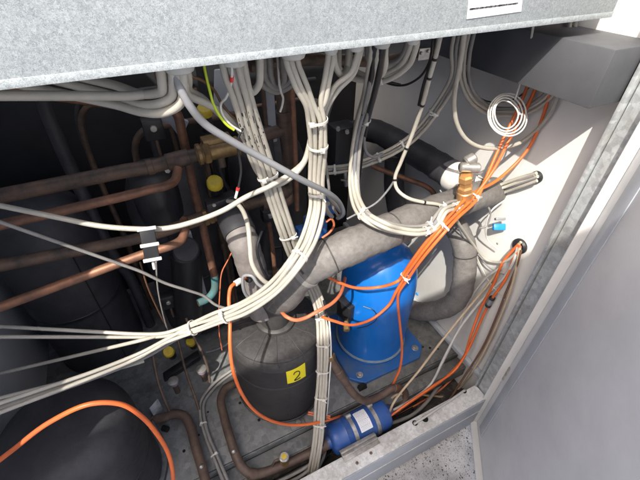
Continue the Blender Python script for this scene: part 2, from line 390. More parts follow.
# ================================================================== ELECTRICAL BOX (upper fascia)
FY = .42; d0 = ray(320,53.5); ZE = H + d0.z*FY/d0.y
eb = thing('electrical_box', 'speckled galvanised electrical box with cable glands along its underside', 'electrical box', (0,FY,ZE))
g = G().box((XL,FY,ZE),(.735,FY+.0025,1.58), .0008); g.box((XL,FY-.0010,ZE-.0005),(.735,FY-.0002,ZE+.0075), .0006)
fas = g.out('fascia', M['fascia'], eb)
G().box((XL,FY+.003,ZE+.006),(.735,FY+.30,ZE+.010), .0008).out('underside', M['galv'], eb)
G().box((XL,FY+.296,ZE+.0105),(.735,FY+.30,1.58), .0008).out('box_back', M['galv'], eb)
def gland(px, wpx):
    c = P(px, 240, Y=FY); # x only
    # find X such that the gland centre projects to px
    for _ in range(30):
        q = Vector((c.x, FY+.026, ZE-.004)); d = q-CAM; x = 320+F*d.dot(RT)/d.dot(FW); c.x += (px-x)*.0008
    q = Vector((c.x, FY+.026, ZE+.006)); dpt = (q-CAM).dot(FW); R = wpx/2*dpt/F; R = min(R, .023)
    g = G().lathe(q+Vector((0,0,-.0175)), [(R*.62,0),(R*.86,.002),(R*.96,.006),(R,.010),(R,.0165),(R*.9,.0172)], 28)
    o = g.out('cable_gland', M['gland'], eb); return q
GL = [gland(px, w) for px, w in ((179,32),(234,27),(293,27),(331,15),(356,16),(382,18),(413,14))]

# paper label on the fascia, printed line along its foot
def onf(px, py, off=.0012): return P(px, py, Y=FY-off)
lab = [onf(466,23), onf(520,16), onf(528,-60), onf(474,-50)]
lab += [v+Vector((0,.0006,0)) for v in lab]
lo_ = link('paper_label', lab, [(0,1,2,3),(7,6,5,4),(0,4,5,1),(1,5,6,2),(2,6,7,3),(3,7,4,0)], M['paper'], fas, smooth=False)
g = G(); x = 469.0
random.seed(3)
while x < 516:
    w = random.uniform(.5,1.4); y = 13.2-(x-469)*.115
    a = onf(x, y, .0016); b = onf(x+w, y-w*.115, .0016); g.obox((a+b)/2, (b-a)/2, (0,.0002,0), (0,0,random.uniform(.0006,.0011)), 0); x += w+random.uniform(.15,.5)
g.out('printing', M['ink'], lo_, smooth=False)
random.seed(11)
eb.rotation_euler.y = -rad(.6)
# ================================================================== TANK "2"
TC = Vector((.185,.607,0)); TR = .1255
tk = thing('insulated_tank', 'black insulated tank with a yellow sticker marked 2', 'tank', TC)
prof = [(TR*.96,.012),(TR*.985,.02),(TR,.05),(TR*1.0,.24),(TR*1.010,.255),(TR*1.008,.275),(TR*.985,.292),(TR*.93,.303),(TR*.76,.311),(TR*.5,.317),(.02,.320)]
G().lathe(TC, prof[:6], 72).out('tank_body', M['tank'], tk)
top = G().lathe(TC, prof[5:], 72).out('tank_top', M['tanktop'], tk)
g = G()
for k in range(12):   # scored seams of the cut insulation cap
    a = k*math.pi/6+.2; pts = []
    for rr, z in [(TR*.42,.3187),(TR*.6,.3150),(TR*.76,.3110),(TR*.93,.3030),(TR*.985,.292)]:
        aa = a+random.uniform(-.03,.03); pts.append(TC+Vector((math.cos(aa)*rr, math.sin(aa)*rr, z)))
    g.tube(pts, .0009, 5)
pts = [TC+Vector((math.cos(a)*TR*.94, math.sin(a)*TR*.94, .3020+.0010*math.sin(a*5))) for a in [i*2*math.pi/60 for i in range(61)]]; g.tube(pts, .0011, 5)
g.out('seam', M['black'], top)
g = G().lathe(TC, [(TR*1.002,.195),(TR*1.006,.197),(TR*1.006,.199),(TR*1.002,.201)], 72)
g.tube([TC+Vector((math.cos(-1.75)*TR*1.001, math.sin(-1.75)*TR*1.001, z)) for z in (.03,.1,.19,.23)], .0010, 5)
g.out('jacket_seam', M['tapedark'], tk)
G().lathe(TC, [(.046,.315),(.051,.318),(.051,.328),(.042,.334)], 40).out('neck_collar', M['tapedark'], tk)
G().lathe(TC, [(TR*.80,.0),(TR*.84,.002),(TR*.84,.012),(TR*.80,.013)], 40).out('foot_ring', M['bplastic'], tk)
pts = []
for i in range(40):
    a = rad(-175+i*4.3); pts.append(TC+Vector((math.cos(a)*(TR+.004), math.sin(a)*(TR+.004), .050+.018*math.cos(i*.11+1.2))))
G().tube(pts, .0032, 8).out('lead_wire', M['bcab'], tk)
g = G(); c = TC+Vector((-.005,-.125,.006)); g.box(c-Vector((.022,.018,.006)), c+Vector((.022,.018,-.001)), .001)
ft = g.out('foot_bracket', M['galvdirty'], tk); hexnut('bolt', c+Vector((.004,-.006,-.0008)), Vector((0,0,1)), .0075, .006, 'steel', ft)
# sticker: find its angle on the jacket from its place in the picture
def on_tank(px, py, e=0):
    d = ray(px, py); o_ = CAM-TC; a = d.x**2+d.y**2; b = 2*(o_.x*d.x+o_.y*d.y); cc = o_.x**2+o_.y**2-(TR*1.008+e)**2
    s = (-b-math.sqrt(max(0, b*b-4*a*cc)))/(2*a); return CAM+d*s
def patch(corn, nx, ny, e, name, m, parent):
    vs = []; fs = []
    for j in range(ny+1):
        for i in range(nx+1):
            u = i/nx; v = j/ny
            l = Vector(corn[0]).lerp(Vector(corn[3]), v); r_ = Vector(corn[1]).lerp(Vector(corn[2]), v); q = l.lerp(r_, u)
            q.y -= 0; q.y += 1.2*math.sin(u*math.pi)*(1)
            vs.append(on_tank(q.x, q.y, e))
    n0 = len(vs)
    for j in range(ny):
        for i in range(nx): a = j*(nx+1)+i; fs.append((a, a+1, a+nx+2, a+nx+1))
    return link(name, vs, fs, m, parent)
st = patch([(286,372),(305,362.5),(305.8,376),(287.5,384)], 14, 6, .0008, 'sticker', M['sticker'], tk)
two = [(293.8,374.8),(294.6,372.9),(296.5,371.6),(298.6,371.2),(299.8,372.3),(299.4,374.2),(298,376.2),(296.2,378.4),(294.6,380.4),(296.6,379.8),(298.6,378.6),(300.4,377.4)]
G().tube(smooth([on_tank(x, y, .0016) for x, y in two], 4), .0013, 6).out('digit', M['ink'], st)
# ================================================================== BLUE COMPRESSOR
BC = Vector((.524,.636,0)); BR = .1125
cp = thing('blue_compressor', 'bright blue domed compressor bolted on a blue base plate beside the white wall', 'compressor', BC)
def bluebody(rs): return [(BR*.9,.016),(BR,.018),(BR,.20),(BR,.285),(BR*.992,.305),(BR*.972,.325),(BR*.94,.345),(BR*.89,.364),(BR*.82,.382),(BR*.72,.399),(BR*.59,.414),(BR*.42,.425),(BR*.22,.431),(.004,.433)]
G().lathe(BC, bluebody(BR), 96).out('shell', M['blue'], cp)
g = G().lathe(BC, [(BR-.002,.030),(BR+.003,.030),(BR+.0052,.034),(BR+.003,.038),(BR-.002,.038)], 72).out('weld_bead', M['weld'], cp)
# base plate: square with clipped corners and a notch
hw = .148; ch = .052; ang = rad(3)
poly = [(-hw,-hw+ch),(-hw+ch,-hw),(-.030,-hw),(-.022,-hw+.016),(.010,-hw+.016),(.018,-hw),(hw-ch,-hw),(hw,-hw+ch),(hw,hw-ch),(hw-ch,hw),(-hw+ch,hw),(-hw,hw-ch)]
ang = rad(-42)
poly = [(-.142,-.108),(-.108,-.142),(.108,-.142),(.142,-.108),(.142,.108),(.108,.142),(-.108,.142),(-.142,.108)]
ang = rad(0)
vs = []; n = len(poly)
for z, sc in ((.003,1),(.013,1),(.0155,.985)):
    for (x, y) in poly:
        xx = (x*math.cos(ang)-y*math.sin(ang))*sc; yy = (x*math.sin(ang)+y*math.cos(ang))*sc; vs.append(BC+Vector((xx,yy,z)))
fs = [tuple(range(n-1,-1,-1)), tuple(2*n+i for i in range(n))]
for L_ in range(2):
    for i in range(n): fs.append((L_*n+i, L_*n+(i+1)%n, (L_+1)*n+(i+1)%n, (L_+1)*n+i))
bp_ = link('base_plate', vs, fs, M['bluedk'], cp, smooth=False)
for (x, y) in [(-.108,-.112),(.112,-.108),(.112,.112),(-.112,.112)]:
    q = BC+Vector((x,y,.0155)); G().cyl(q, q+Vector((0,0,.003)), .0115, 20, bev=.0008).out('washer', M['steel'], bp_); hexnut('bolt', q+Vector((0,0,.003)), Vector((0,0,1)), .0075, .006, 'steel', bp_)
q = BC+Vector((-.118,-.142,.009)); G().cyl(q-Vector((0,.012,.004)), q+Vector((0,.002,-.004)), .014, 18).out('rubber_grommet', M['hole'], bp_)
# terminal box on its left flank
tb = Vector((-1,-.25,0)).normalized(); q = BC+tb*(BR+.010)+Vector((0,.012,.235))
g = G().obox(q, tb*.014, tb.cross(Zu)*.026, (0,0,.034), .004); tbx = g.out('terminal_box', M['bplastic'], cp)
G().cyl(q+Vector((-.01,-.02,-.03)), q+Vector((-.02,-.045,-.035)), .010, 16, bev=.001).out('fitting', M['brass'], tbx)
g = G(); p0 = BC+Vector((-.100,-.075,.25)); g.tube(smooth([p0+Vector((0,0,.05)), p0+Vector((.02,-.022,.045)), p0+Vector((.03,-.028,.01)), p0+Vector((.012,-.018,-.02)), p0+Vector((-.012,.0,-.04))], 6), .0012, 6); g.out('capillary', M['bcab'], cp)
q = BC+Vector((-.02,.10,.41)); 
lift = [q+Vector((.018*math.cos(a), 0, .018*math.sin(a))) for a in [i*math.pi/8 for i in range(-1,10)]]
G().tube(lift, .004, 8).out('lifting_eye', M['bluepl'], cp)

# ================================================================== BIG GREY INSULATED PIPE
pts = [TC+Vector((-.004,-.004,.315)), TC+Vector((-.003,-.010,.365)), TC+Vector((-.002,-.020,.415)), (284,296,.525), (298,275,.490), (320,261,.475), (352,246,.47), (385,232,.475), (420,217,.495), (450,205,.525), (474,196,.67,'X'), (497,190,.79,'X')]
sp = smooth(PP(pts), 8)
def rads(sp, r): return [r*(1+.025*math.sin(i*.9)+.02*math.sin(i*2.3)) for i in range(len(sp))]
k0 = 18
o = G().tube(sp[k0:], rads(sp[k0:], .0355), 30).out('insulated_pipe', M['tape'])
tag(o, 'thick grey tape-wrapped pipe bending from the stickered tank over the blue compressor', 'insulated pipe'); o_paths[o.name] = sp
G().tube(sp[:k0+2], [.0370]*(k0+2), 30).out('lower_dark_length', M['tapedark'], o)  # bottom length of the pipe drawn darker and slightly thicker
for (x, y, rr, w) in [(305,271,.0375,.010),(331,257,.0367,.0025),(391,230,.0367,.003),(436,211,.0367,.003)]:
    p, t = near(sp, x, y); G().cyl(p-t*w/2, p+t*w/2, rr, 30, bev=.0006).out('tape_band', M['tapedark'] if w < .005 else M['gcab2'], o)
p, t = near(sp, 303, 278)
vv = (CAM-p).normalized(); G().obox(p+vv*.038+t*.004, t*.005, t.cross(vv)*.007, vv*.002, .0006).out('buckle', M['tapedark'], o)
# helical tape edge
hl = []
for i in range(140):
    f = k0+4+(len(sp)-k0-8)*i/139; j = int(f); p = sp[j].lerp(sp[min(j+1, len(sp)-1)], f-j); t = (sp[min(j+1,len(sp)-1)]-sp[j-1]).normalized()
    u = t.orthogonal().normalized(); w_ = t.cross(u); a = i*.33; hl.append(p+(u*math.cos(a)+w_*math.sin(a))*.0362)
# pale tape-wrapped riser at the left of it
pts = PP([(262,312,.60),(258,290,.60),(250,262,.60),(242,238,.605),(236,224,.64),(231,214,.70)])
sp = smooth(pts, 8); o = G().tube(sp, rads(sp, .031), 26).out('insulated_pipe', M['tapelight'])
tag(o, 'short pale grey wrapped pipe rising leftwards behind the bundles of white cable', 'insulated pipe'); o_paths[o.name] = sp
G().tube(sp[26:], [.0335]*len(sp[26:]), 26).out('upper_shaded_length', M['black'], o)  # shade on the riser's top painted as a black outer length
g = G(); g.tube(smooth(PP([(262,231,.575),(257,247,.56),(261,266,.555),(270,283,.56)]), 6), .0028, 6); g.out('seam_strip', M['bplastic'], o)
# insulated loop by the end wall
pts = PP([(440,206,.69),(455,226,.70),(464,246,.705),(464,276,.712),(460,294,.712),(452,304,.708),(438,310,.70),(418,311,.68),(398,305,.65)], 'X')
sp = smooth(pts, 8); o = G().tube(sp, rads(sp, .031), 28).out('insulated_pipe', M['tape'])
tag(o, 'grey insulated pipe looping down beside the white end wall behind the blue compressor', 'insulated pipe'); o_paths[o.name] = sp
p, t = near(sp, 464, 254); G().cyl(p-t*.001, p+t*.001, .0325, 28).out('tape_band', M['tapedark'], o)
# dark insulated pipe on the wall, its drop leg
pts = PP([(345,150,.66),(356,132,.68),(374,131,.70),(400,144,.70),(430,161,.70),(446,171,.70),(456,178,.70)], 'X')
sp = smooth(pts, 8); o = G().tube(sp, rads(sp, .0375), 28).out('insulated_pipe', M['black']); o_paths['wall_pipe'] = sp
tag(o, 'fat black foam-covered pipe sloping down along the grey upper end wall', 'insulated pipe')
g = G(); gg = [(395,160,.88),(394,185,.86),(398,215,.84),(403,240,.83)]
sp = smooth(PP(gg), 6); o = G().tube(sp, .033, 24).out('insulated_pipe', M['black']); tag(o, 'black foam-covered pipe dropping upright behind the grey wrapped pipe', 'insulated pipe')
# grey upright duct plate behind
g = G(); c = P(388,205,Y=1.02); g.obox(c, (.045,0,0), (0,.03,0), (0,0,.16), .004); o = g.out('support_channel', M['greyp'], None); tag(o, 'grey upright steel channel standing against the back wall left of the copper elbow', 'steel channel')

# ================================================================== BRASS SERVICE VALVE, right
sv = thing('service_valve', 'brass service valve with pale tape at the end of the black wall pipe', 'valve', P(465,204,Y=.53))
a = P(464,203,Y=.475); b = P(466,172,Y=.475)
G().cyl(a, a.lerp(b,.42), .0165, 20, bev=.002).out('lower_nut', M['brassbr'], sv)
G().lathe(a.lerp(b,.40), [(.013,0),(.016,.004),(.016,.012),(.0125,.016),(.0125,.026),(.015,.028),(.015,.040),(.011,.044)], 6, (b-a)).out('valve_body', M['brassbr'], sv, smooth=False)
c = P(469,166,Y=.48); g = G().cyl(c-RT*.020-UP*.002, c+RT*.022-UP*.004, .010, 16, bev=.003); g.out('valve_cap', M['steel'], sv)
G().cyl(c-RT*.008+UP*.006, c+RT*.012+UP*.018, .012, 14, bev=.003).out('valve_stem', M['steel'], sv)
p = o_paths['wall_pipe'][-1]; t = (o_paths['wall_pipe'][-1]-o_paths['wall_pipe'][-3]).normalized()
g = G().lathe(p-t*.018, [(.038,.004),(.0395,.006),(.0385,.018),(.033,.030),(.022,.040),(.010,.045)], 28, t); g.out('tape_wrap', M['tie'], sv)
c = P(482,183,Y=.52); g = G().obox(c, RT*.017-UP*.004, FW*.0015, UP*.012+RT*.003, .0008); g.obox(c+UP*.010-FW*.004, RT*.012-UP*.006, FW*.004, UP*.0016, .0004); g.obox(c-UP*.006-FW*.004, RT*.014-UP*.006, FW*.004, UP*.0016, .0004); g.out('bracket', M['steel'], sv)

# ================================================================== COPPER PIPEWORK, upper left
v1 = pipe('long upright copper pipe behind the hanging cable bundles near the middle', [(281,60,.74),(283,90,.74),(285,125,.74),(289,160,.74),(291,185,.73),(289,198,.72),(276,203,.72),(262,205,.72)], .0150, 'copdk')
collar(v1, 284, 118, .0185, .030, 'copdk'); collar(v1, 289, 170, .0180, .035, 'copdk')
pipe('slim bright copper pipe running upright just right of the dark upright pipe', [(289,40,.70),(292,90,.70),(294,130,.70),(296,175,.70),(297,210,.70)], .0058, 'cop')
v2 = pipe('dark copper pipe crossing level from the left into the upper brass valve', [(90,178,.74),(125,171,.74),(150,167,.74),(172,161,.74),(196,155,.74),(235,146,.74),(262,136,.74),(283,130,.74)], .0135, 'copdk')
collar(v2, 178, 160, .0165, .045, 'copdk'); collar(v2, 150, 167, .0155, .012, 'copdk'); collar(v2, 252, 141, .0165, .03, 'copdk')
va = thing('check_valve', 'upper brass valve on the level pipe above the yellow cap', 'valve', P(216,150,Y=.73))
a = P(196,155,Y=.735); b = P(237,146,Y=.735); d = b-a
G().cyl(a, b, .0175, 24, bev=.004).out('valve_body', M['brass'], va)
for t_, r_, h_ in ((.02,.0215,.010),(.16,.0225,.014),(.93,.0205,.010)):
    G().lathe(a+d*t_, [(r_*.9,0),(r_,h_*.2),(r_,h_*.8),(r_*.9,h_)], 6 if t_ == .16 else 26, d).out('union_nut', M['brass'], va, smooth=False)
c = a+d*.55; G().cyl(c, c+Vector((0,-.01,-.035)), .008, 12, bev=.001).out('port_stub', M['copdk'], va)
G().box(c+Vector((-.03,-.005,.010)), c+Vector((.03,.025,.026)), .003).out('valve_cover', M['brass'], va)
v3 = pipe('dark level copper pipe feeding the lower brass valve below the yellow cap', [(100,246,.72),(140,238,.72),(165,231,.72),(190,222,.72),(215,214,.72),(250,205,.72),(270,198,.72),(290,190,.72)], .0120, 'copdk')
collar(v3, 193, 221, .0145, .05, 'copdk'); collar(v3, 281, 194, .015, .03, 'copdk')
vb = thing('check_valve', 'lower brass valve right of the black connector plug', 'valve', P(225,212,Y=.71))
a = P(203,218,Y=.71); b = P(243,207,Y=.71); d = b-a
G().cyl(a, b, .015, 22, bev=.003).out('valve_body', M['brass'], vb)
for t_, r_ in ((.0,.0185),(.13,.0175),(.9,.0180)): G().lathe(a+d*t_, [(r_*.9,0),(r_,.002),(r_,.009),(r_*.9,.011)], 6, d).out('union_nut', M['brass'], vb, smooth=False)
c = a+d*.6; G().cyl(c, c+Vector((0,-.012,-.018)), .007, 10).out('port_stub', M['brass'], vb)
v4 = pipe('copper pipe bending down from the top left, blue-green at its foot', [(95,101,.80),(125,105,.80),(152,106,.80),(168,107,.80),(177,114,.80),(182,133,.80),(188,160,.80),(194,190,.80),(201,218,.79),(207,245,.78),(212,266,.77),(215,280,.765),(214,291,.76),(207,299,.755),(198,303,.75)], .0098, 'cop')
p = o_paths[v4.name]; i0 = int(len(p)*.76); G().tube(p[i0:], .0104, 16).out('corroded_end', M['teal'], v4)
pipe('short copper elbow left of the round black housing, below the crossing pipe', [(95,203,.66),(125,196,.66),(148,190,.66),(165,186,.66),(175,180,.68),(178,168,.70)], .0085, 'cop')
pipe('copper elbow turning up behind the black clip with white bands', [(95,272,.62),(122,262,.62),(150,252,.62),(170,246,.62),(181,240,.63),(185,230,.65),(184,220,.69)], .0085, 'cop')
pipe('level copper pipe just under the cable glands', [(250,66,.62),(300,60,.62),(345,60,.66),(375,62,.70),(400,57,.75),(425,52,.8)], .0100, 'copdk')
pipe('thin upright copper rod seen behind the pale wrapped pipe', [(266,196,.80),(270,230,.80),(274,262,.80),(276,292,.80)], .0062, 'cop')
pipe('copper pipe ending in an elbow above the big grey wrapped pipe', [(372,166,.86),(390,173,.82),(410,180,.78),(427,187,.74),(434,194,.72),(435,205,.70),(436,214,.69)], .0078, 'cop')
# ================================================================== BLACK COMPRESSORS AND HOUSINGS at the back left
def darktank(label, c, r, h, name='insulated_compressor'):
    t = thing(name, label, 'compressor', c)
    pr = [(r*.9,.0),(r,.01),(r,h*.80),(r*.97,h*.87),(r*.85,h*.94),(r*.6,h*.985),(.01,h)]
    G().lathe(c, pr, 48).out('jacket', M['black'], t)
    g = G().lathe(c, [(r*.99,h*.42),(r*1.015,h*.425),(r*1.015,h*.44),(r*.99,h*.445)], 48); g.out('strap', M['bplastic'], t)
    g = G(); a = random.uniform(-2,-1); g.tube([c+Vector((math.cos(a)*r*1.005, math.sin(a)*r*1.005, z)) for z in (.02,h*.4,h*.8)], .002, 6); g.out('jacket_seam', M['bplastic'], t)
    return t
darktank('black padded compressor in the dark behind the upper left pipes', Vector((.035,1.02,0)), .125, .60)
darktank('black padded compressor standing at the back behind the brass valves', Vector((.34,1.05,0)), .125, .62)
darktank('black padded compressor at the far left of the cabinet', Vector((-.30,1.02,0)), .125, .58)
fl = darktank('black tank at the bottom left with an orange cable running across it', Vector((-.315,.555,0)), .135, .31, 'insulated_tank'); fl['category'] = 'tank'
g = G(); c = P(160,205,Y=.82)
hs = thing('round_housing', 'round black motor housing hanging below the crossing copper pipes', 'motor housing', c)
G().lathe(c, [(.010,-.045),(.035,-.040),(.048,-.028),(.050,.0),(.050,.09),(.042,.10)], 36).out('housing', M['bplastic'], hs)
hexnut('bolt', P(168,170,Y=.76), Vector((-.3,-1,.2)), .006, .006, 'steel', hs)
hs = thing('round_housing', 'upright black cylinder with a round cap behind the left copper elbow', 'housing', P(186,330,Y=.84))
a = P(190,330,Y=.84); b = P(186,252,Y=.84); G().cyl(a, b, .040, 30, bev=.006).out('housing', M['bplastic'], hs)
c = P(186,250,Y=.83); G().cyl(c, c+Vector((0,-.014,.012)), .034, 28, bev=.004).out('cap', M['black'], hs)
g = G().obox(P(196,265,Y=.86), (.009,0,0),(0,.006,0),(0,0,.12),.002); o = g.out('bracket_strip', M['greyp']); tag(o, 'narrow grey steel strip upright between the black cylinder and the copper pipe', 'bracket')
g = G().obox(P(228,92,Y=.95), (.035,0,.0),(0,.004,0),(0.01,0,.055),.003); o = g.out('steel_plate', M['greyp']); tag(o, 'pale grey plate in the gloom behind the second cable gland', 'plate')
g = G().obox(P(270,100,Y=.98), (.012,0,0),(0,.006,0),(0,0,.12),.003); o = g.out('steel_channel', M['greyp']); tag(o, 'slim grey steel channel left of the upright copper pipe', 'steel channel')
g = G().obox(P(168,118,Y=.86), (.035,0,-.022),(0,.006,0),(0.006,0,.009),.002); g.obox(P(175,125,Y=.88), (.012,0,-.03),(0,.005,0),(0.006,0,.006),.002); o = g.out('bracket', M['greyp']); tag(o, 'grey angled bracket under the bent copper pipe at upper left', 'bracket')
random.seed(77)
for k in range(16):
    x = random.uniform(60,262); Yk = random.uniform(.90,1.16); jog = random.uniform(-.05,.05); p0 = P(x, 120, Y=Yk); p0.z = 0
    r_ = random.choice((.006,.008,.011,.016)); h_ = random.uniform(.62,1.0); bz = random.uniform(.2,.45)
    pts = [p0, p0+Vector((0,0,bz)), p0+Vector((jog*.3,0,bz+.05)), p0+Vector((jog,-.01,bz+.11)), p0+Vector((jog,-.01,h_))]
    if k % 3 == 0: pts += [p0+Vector((jog+.03,-.02,h_+.05)), p0+Vector((jog+.12,-.02,h_+.055)), p0+Vector((jog+.3,.0,h_+.05))]
    m_ = 'copdk' if k % 2 else 'black'
    pp = smooth(pts, 6); o = G().tube(pp, r_, 14).out('upright_pipe', M[m_])
    if k % 2: tag(o, 'tarnished upright copper pipe among several in the gloom at the back left', 'pipe', 'copper pipes in the dark back left')
    else: tag(o, 'black upright foam-covered pipe among several in the gloom at the back left', 'pipe', 'black pipes in the dark back left')
    o_paths[o.name] = pp
    if k % 2: p, t = pp[8], (pp[9]-pp[8]).normalized(); G().cyl(p-t*.012, p+t*.012, r_*1.3, 16, bev=.001).out('coupling', M['copfloor'], o)
def smallunit(lb, cat, nm, x, y, Yk, w_, h_, m_='bplastic'):
    t = thing(nm, lb, cat, P(x, y+6, Y=Yk)); c = P(x, y, Y=Yk)
    G().obox(c, (w_,0,0), (0,w_*.8,0), (0,0,h_), .003).out('casing', M[m_], t)
    G().cyl(c+Vector((0,-w_*.8,h_*.3)), c+Vector((0,-w_*.8-.008,h_*.3)), w_*.35, 14, bev=.001).out('dial', M['steel'], t)
    G().tube([c+Vector((0,0,-h_)), c+Vector((0,0,-h_-.05))], .004, 10).out('stem', M['copfloor'], t); return t
smallunit('small dark coil unit with a steel dial under the bent copper pipe', 'coil unit', 'solenoid_coil', 153, 128, .84, .020, .022)
smallunit('small dark coil unit with a steel dial left of the verdigris pipe foot', 'coil unit', 'solenoid_coil', 168, 300, .86, .018, .024)
smallunit('small blue coil unit just left of the hanging middle bundle', 'coil unit', 'solenoid_coil', 302, 232, .82, .017, .020, 'bluedk')
smallunit('small dark coil unit right of the lower brass valve', 'coil unit', 'solenoid_coil', 268, 214, .80, .018, .018)
for lb, x, y, Yk in (('steel stud poking out level behind the second bundle, upper one', 262, 207, .72), ('steel stud poking out level behind the second bundle, lower one', 268, 216, .74)):
    o = G().tube([P(x,y,Y=Yk), P(x+14,y-3,Y=Yk)], .005, 12).out('threaded_stud', M['steel']); tag(o, lb, 'stud')
# valve actuator block right of the vertical bundle
vx = thing('valve_actuator', 'black boxy actuator with two steel studs right of the hanging bundle', 'valve actuator', P(345,195,Y=.86))
G().obox(P(341,148,Y=.88), (.035,0,0),(0,.03,0),(0,0,.072),.006).out('housing', M['bplastic'], vx)
G().obox(P(355,142,Y=.845), (.004,0,0),(0,.012,0),(0,0,.050),.001).out('bracket', M['brass'], vx)
for (x, y) in ((338,128),(347,131)): hexnut('stud', P(x, y, Y=.84), Vector((-.5,-1,.1)), .006, .014, 'steel', vx)
G().cyl(P(345,172,Y=.85), P(346,186,Y=.85), .006, 10, bev=.001).out('stem', M['steel'], vx)
G().cyl(P(341,180,Y=.84), P(350,181,Y=.84), .003, 8).out('stem_pin', M['steel'], vx)
# blue valve bodies behind
for lb, (x, y), s in (('blue enamelled valve behind the cable bundles above the grey pipe', (315,226), 1.0), ('small blue valve half hidden left of the black actuator', (328,206), .7)):
    bv = thing('blue_valve', lb, 'valve', P(x, y+8, Y=.80))
    G().obox(P(x, y, Y=.80), (.028*s,0,0),(0,.03*s,0),(0,0,.03*s),.008).out('valve_body', M['bluedk'], bv)
    c = P(x-2, y-3, Y=.765); G().cyl(c, c+Vector((0,-.012,.004)), .010*s, 14, bev=.001).out('valve_cap', M['steel'], bv)
# yellow topped sensor on the lower valve
def capunit(label, x, y, Y, R, box=True):
    t = thing('pressure_sensor', label, 'sensor', P(x, y+14, Y=Y)); c = P(x, y, Y=Y)
    ax = Vector((-.05,-.35,.9)).normalized()
    G().lathe(c, [(R*.8,-.006),(R,-.004),(R,.008),(R*.86,.012),(R*.5,.0125),(.001,.012)], 14, ax).out('yellow_cap', M['yellow'], t)
    if box: 
        G().lathe(c, [(R*.75,-.05),(R*.75,-.007)], 24, ax).out('sensor_body', M['bplastic'], t)
    return t
t = capunit('yellow-capped black sensor above the lower brass valve', 215, 184, .70, .0165)
G().obox(P(221,203,Y=.69), (.032,0,.004),(0,.014,0),(0,0,.015),.003).out('connector_plug', M['bplastic'], t); hexnut('screw', P(214,205,Y=.672), Vector((0,-1,.2)), .004, .003, 'steel', t)
capunit('yellow plastic cap just right of the first cable gland loops', 205, 112, .80, .016)
capunit('left yellow-capped sensor of the pair on the black bracket in the floor corner', 169, 352, .80, .0165)
capunit('right yellow-capped sensor of the pair, partly behind white cables', 191, 342, .84, .0155)
g = G().obox(P(182,366,Y=.80), (.060,.010,.012),(0,.014,0),(0,0,.010),.003); o = g.out('sensor_bracket', M['bplastic']); tag(o, 'black plastic bracket under the two yellow-capped sensors', 'bracket')
for lb, (x, y) in (('left mauve cap with a pale rim standing on the floor pan', (174,383)), ('right mauve cap with a pale rim beside the thin copper tubes', (202,371))):
    c = P(x, y, Z=.05); t = thing('service_port', lb, 'service port', c-Vector((0,0,.05)))
    G().lathe(c, [(.008,-.05),(.008,0)], 14).out('stem', M['copfloor'], t); G().lathe(c, [(.010,-.003),(.014,0),(.0145,.008),(.012,.011),(.010,.007),(.002,.006)], 24).out('cap', M['purple'], t)
    G().lathe(c, [(.0105,.0105),(.0155,.0090),(.0155,.0125),(.0105,.0135)], 24).out('rim', M['steel'], t)
# connector clip strapped at the left
cl = thing('cable_connector', 'black rectangular connector with white bands at the left above the thin braided cable', 'connector', P(152,262,Y=.52))
a = P(146,226,Y=.53); b = P(153,262,Y=.51); d = (b-a); vw = ((a+b)/2-CAM).normalized(); sd = d.cross(vw).normalized()
G().obox(a.lerp(b,.5), d*.42, sd*.011, vw*.007, .002).out('plug_body', M['bplastic'], cl)
for t_ in (.08,.52,.93): G().obox(a.lerp(b,t_)-vw*.001, d.normalized()*.003, sd*.0135, vw*.008, .001).out('white_clip', M['tie'], cl)
G().tube([b+vw*-.002, b+d.normalized()*.012], .0022, 8).out('pin', M['tie'], cl)
# ================================================================== FLOOR PIPES
def zpipe(label, pts, r, m='copfloor', **k): return pipe(label, pts, r, m, mode='Z', **k)
pa = zpipe('dusty copper pipe bending down the floor pan at the lower left', [(152,420,.02),(163,418,.025),(174,414,.03),(184,416,.03),(190,426,.03),(196,448,.028),(203,471,.025),(210,500,.02)], .0125)
p, t = near(o_paths[pa.name], 202, 467); G().sphere(p+Vector((0,-.004,.014)), .0062).out('pipe_clamp_bolt', M['steel'], pa)
pb = zpipe('dusty copper pipe curving past the stickered tank towards the sight glass', [(252,372,.03),(238,382,.032),(226,388,.035),(221,399,.035),(224,416,.035),(231,441,.033),(239,462,.02),(249,473,.0),(262,473,-.02),(290,462,-.03),(312,452,-.03),(330,444,-.03)], .0120)
p, t = near(o_paths[pb.name], 240, 449); G().sphere(p+Vector((-.002,-.006,.012)), .0065).out('pipe_clamp_bolt', M['steel'], pb)
collar(pb, 252, 474, .0140, .02, 'copfloor'); collar(pb, 318, 449, .0160, .03, 'copdk')
sg = thing('sight_glass', 'small sight glass with a yellow disc on the pipe left of the blue drier', 'sight glass', P(285,462,Z=-.03))
p, t = near(o_paths[pb.name], 285, 464); c = P(284,457,Z=.0)
G().cyl(p, c, .0125, 20, bev=.001).out('glass_body', M['brass'], sg); ax = (CAM-c).normalized()*.4+Vector((0,0,.6)); ax.normalize()
G().lathe(c, [(.010,0),(.0135,.001),(.0135,.006),(.0105,.008),(.0100,.005),(.001,.005)], 24, ax).out('glass_rim', M['steel'], sg)
G().cyl(c+ax*.0055, c+ax*.0065, .0070, 16).out('indicator', M['yellow'], sg)
cs = P(272,468,Z=-.02); G().tube(smooth([cs, P(275,461,Z=.0), c+Vector((-.012,.0,0))], 5), .003, 8).out('stub', M['copdk'], sg)
